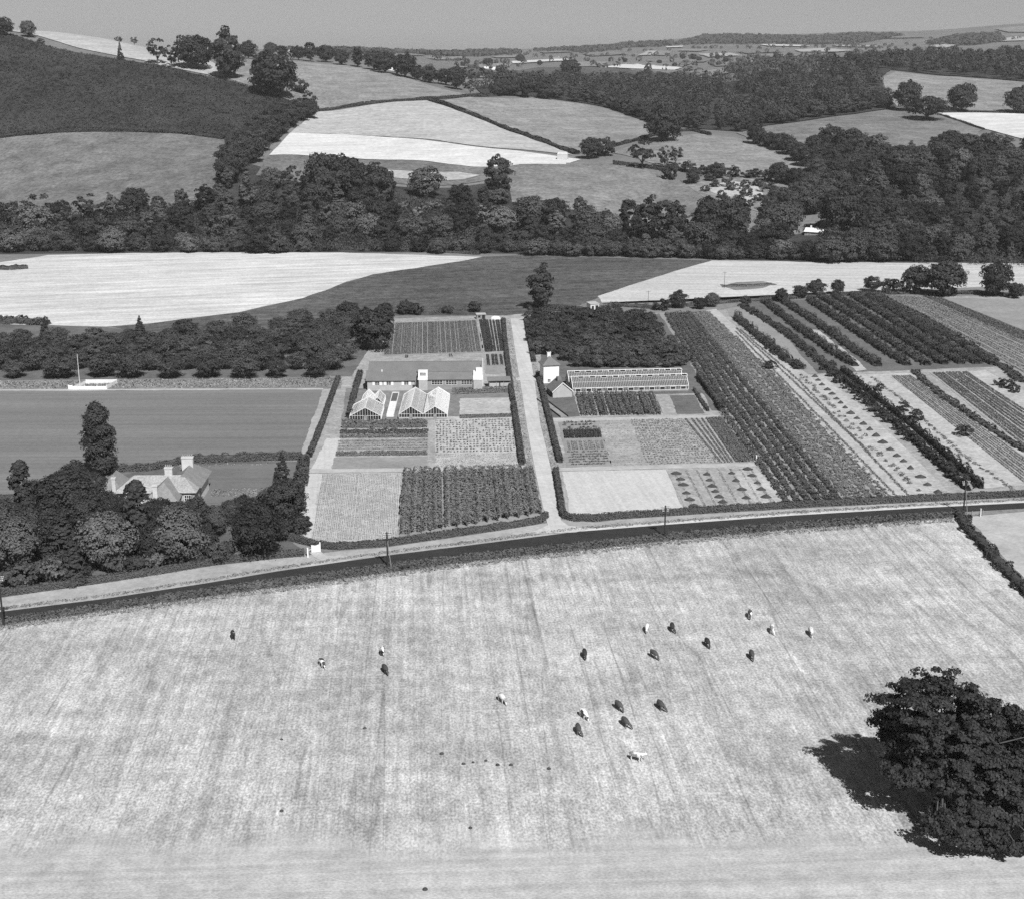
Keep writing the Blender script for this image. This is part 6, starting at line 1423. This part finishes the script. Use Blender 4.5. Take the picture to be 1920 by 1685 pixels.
# wire fences: posts with a rail
def fence(px_line, gap, h, label, m='grey_wood', rail=True, th=.07):
    ln = [at(*p) for p in px_line]; T = thing('fence', label, 'fence', (ln[0][0], ln[0][1], 0)); ox, oy = ln[0][0], ln[0][1]
    pts = []; 
    for a, b in zip(ln[:-1], ln[1:]):
        k = max(1, int(math.dist(a[:2], b[:2])/gap)); pts += [lerp2(a, b, q/k) for q in range(k)]
    pts.append(ln[-1][:2]); post = MB().box(-th,th,-th,th,-.3,h).mesh('fence_post', M[m])
    for p in pts: link('post', post, T, (p[0]-ox, p[1]-oy, 0))
    if rail:
        for zz in (h*.45, h*.9):
            w = MB()
            for a, b in zip(pts[:-1], pts[1:]): w.bar((a[0]-ox,a[1]-oy,zz),(b[0]-ox,b[1]-oy,zz),.025)
            w.build('wire', M[m], T)
fence([(1352,776),(1385,820),(1418,868)], 4.0, 1.5, 'wire fence with grey posts along the pale path right of the east plot')
fence([(300,716),(420,714),(540,712),(620,710)], 7.0, 1.3, 'post and wire fence along the front of the left orchard')
fence([(725,605),(800,602),(893,599)], 5.0, 1.2, 'low fence along the top of the north plot')
x, y, z = at(1418, 864); T = thing('wooden_post', 'white marker post at the lower corner of the east plot', 'post', (x, y, 0)); MB().box(-.16,.16,-.16,.16,-.2,1.7).build('shaft', M['white_paint'], T); MB().box(-.2,.2,-.2,.2,1.7,1.82).build('cap', M['white_paint'], T)
# ---------------------------------------------------------------- cattle
def cow_mesh(name, head_down, turn=0.0, step=0.0):
    """one continuous body: joints with radii grown by a skin"""
    nd = {}; E = []
    def j(k, p, r, par=None):
        nd[k] = (p, r)
        if par: E.append((par, k))
    j('hip', (-.62,0,1.12), (.38,.32)); j('back', (-.15,0,1.05), (.43,.40), 'hip'); j('rib', (.28,0,1.04), (.44,.41), 'back'); j('sho', (.68,0,1.10), (.27,.33), 'rib')
    j('rump', (-.90,0,1.10), (.22,.25), 'hip')
    if head_down:
        j('neck', (.98,turn*.15,.95), (.17,.20), 'sho'); j('poll', (1.25,turn*.35,.60), (.14,.15), 'neck'); j('face', (1.38,turn*.48,.32), (.11,.12), 'poll'); j('muz', (1.43,turn*.55,.12), (.085,.09), 'face'); pl = (1.25,turn*.35,.60)
    else:
        j('neck', (1.0,turn*.12,1.28), (.17,.20), 'sho'); j('poll', (1.24,turn*.3,1.46), (.14,.15), 'neck'); j('face', (1.45,turn*.42,1.34), (.11,.12), 'poll'); j('muz', (1.62,turn*.5,1.22), (.085,.09), 'face'); pl = (1.24,turn*.3,1.46)
    for s in (-1, 1):
        j('ear%d'%s, (pl[0]-.03, pl[1]+s*.22, pl[2]+.05), (.05,.03), 'poll')
        st = step*s
        j('fe%d'%s, (.62+st*.1, s*.20, .78), (.13,.12), 'sho'); j('fk%d'%s, (.64+st*.2, s*.21, .44), (.075,.075), 'fe%d'%s); j('ff%d'%s, (.63+st*.3, s*.21, .06), (.06,.06), 'fk%d'%s)
        j('st%d'%s, (-.66-st*.1, s*.22, .82), (.16,.17), 'hip'); j('hk%d'%s, (-.80-st*.2, s*.22, .48), (.075,.08), 'st%d'%s); j('hf%d'%s, (-.72-st*.3, s*.22, .06), (.06,.06), 'hk%d'%s)
    j('tail', (-1.06,0,1.05), (.04,.04), 'rump'); j('tuft', (-1.12,0,.55), (.035,.035), 'tail')
    keys = list(nd); me = bpy.data.meshes.new('cow_skel'); me.from_pydata([nd[k][0] for k in keys], [(keys.index(a), keys.index(b)) for a, b in E], [])
    ob = bpy.data.objects.new('cow_skel', me); COL.objects.link(ob)
    ob.modifiers.new('skin', 'SKIN'); sk = me.skin_vertices[0] if me.skin_vertices else None
    if sk is None:
        bpy.context.view_layer.objects.active = ob; bpy.ops.object.modifier_add(type='SKIN'); sk = me.skin_vertices[0]
    for i, k in enumerate(keys): sk.data[i].radius = nd[k][1]; sk.data[i].use_root = (i == 0)
    md = ob.modifiers.new('sub', 'SUBSURF'); md.levels = 1; md.render_levels = 1
    bpy.context.view_layer.update(); dg = bpy.context.evaluated_depsgraph_get()
    res = bpy.data.meshes.new_from_object(ob.evaluated_get(dg)); res.name = name
    bpy.data.objects.remove(ob)
    for p in res.polygons: p.use_smooth = True
    return res
poses = [cow_mesh('cow_body', True, 0, .5), cow_mesh('cow_body', True, 1, -.5), cow_mesh('cow_body', False, .6, .4)]
cowm = {}
for i, p in enumerate(poses):
    for k in ('cow_dark','cow_pied','cow_white'):
        c = p.copy(); c.materials.clear(); c.materials.append(M[k]); cowm[(i,k)] = c
horn = MB().tube([(0,.02,.02),(.02,.16,.10),(.08,.24,.2)],[.03,.025,.01],5).tube([(0,-.02,.02),(.02,-.16,.10),(.08,-.24,.2)],[.03,.025,.01],5).mesh('horns', M['stack'])
# px, py of the feet, heading in the picture (degrees, 0 right, 90 towards the viewer), coat, pose, tone, label
CW = [(437,1197,60,'cow_dark',2,1.0,'dark cow standing alone at the far left of the herd'),(604,1249,40,'cow_pied',0,1,'white-backed dark cow grazing at the left of the herd'),(717,1227,85,'cow_pied',2,1,'white-rumped cow facing the viewer above a dark one'),(722,1261,45,'cow_dark',0,1.3,'dark grey cow just below the white-rumped one'),
 (941,1316,40,'cow_white',0,1,'pale mottled cow alone in the middle of the field'),(1094,1345,42,'cow_pied',0,1,'cow with a white saddle beside the dark cow on its near side'),(1084,1374,80,'cow_dark',1,1.7,'grey-brown cow below the white-saddled one'),(1096,1232,85,'cow_dark',0,.8,'black cow grazing above the middle group'),
 (1160,1330,42,'cow_dark',0,1.9,'brown cow at the top of the lower group'),(1172,1361,50,'cow_dark',1,1.7,'stout grey cow in the middle of the lower group'),(1238,1329,55,'cow_dark',1,1.5,'brown cow right of the lower group with head turned'),(1193,1426,15,'cow_white',2,1,'pale cow nearest to the viewer'),
 (1226,1233,38,'cow_dark',0,1.8,'large brown cow in the middle of the upper group'),(1213,1183,110,'cow_white',0,1,'white cow at the left of the upper group'),(1260,1182,95,'cow_dark',1,.9,'black cow right of the white one in the upper group'),(1326,1211,70,'cow_dark',0,.8,'black cow on the dark streak of the field'),
 (1409,1234,85,'cow_dark',0,1.6,'brown cow at the right below the white ones'),(1406,1157,110,'cow_pied',0,1,'small pied cow highest in the field'),(1447,1185,115,'cow_white',1,1,'bright white cow at the right of the herd'),(1520,1190,95,'cow_white',0,1,'white cow farthest to the right of the herd')]
for px, py, hd, coat, pose, tone, lab in CW:
    x, y, z = at(px, py); vx = math.cos(R(hd)); vy = -math.sin(R(hd))
    a = math.atan2(vy/.45, vx)
    T = thing('cow', lab, 'cow', (x, y, .03), a, 'grazing cattle'); T.scale = (1.25,1.25,1.25)
    link('body', cowm[(pose,coat)], T, tone=tone)
    hx = {0:(1.22,0,.68),1:(1.22,.34,.68),2:(1.2,.18,1.56)}[pose]; link('horns', horn, T, hx)
# molehills
MH = [(684,1365),(828,1413),(869,1432),(887,1429),(911,1426),(933,1434),(958,1434),(1029,1441),(528,1386),(882,1552),(797,1667),(528,1520)]
mb = MB(); seg = 10
for j, (rr, zz) in enumerate(((.42,-.05),(.34,.14),(.2,.26),(.06,.32))):
    for k in range(seg): a = 2*math.pi*k/seg; q = rr*(1+.2*mnoise.noise((k*.8,j,2))); mb.v.append((q*math.cos(a), q*math.sin(a), zz))
for j in range(3):
    for k in range(seg): mb.f.append((j*seg+k, j*seg+(k+1)%seg, (j+1)*seg+(k+1)%seg, (j+1)*seg+k))
mb.f.append(tuple(range(30,40))); mm = mb.mesh('molehill', M['heap'])
for i, (px, py) in enumerate(sorted(MH)):
    x, y, z = at(px, py); o = link('molehill', mm, None, (x, y, .03), random.uniform(0,6), random.uniform(.7,1.1)); tag(o, 'small black molehill in the stubble field, %s from left' % ORD[i], 'molehill', 'molehills in the stubble')
# ---------------------------------------------------------------- the air
m, N, L = new_mat('haze'); N.remove(N['Principled BSDF'])
pv_ = N.new('ShaderNodeVolumePrincipled'); pv_.inputs['Density'].default_value = HAZE; pv_.inputs['Color'].default_value = (.86,.86,.86,1); pv_.inputs['Anisotropy'].default_value = 0.0
L.new(pv_.outputs[0], N['Material Output'].inputs['Volume'])
hz = MB().box(-14500, 14500, -1700, 15400, -1.0, float(max(330, ZZ.max()+40))).build('haze', m); tag(hz, 'thin pale summer haze over the valley', None, None, 'stuff')
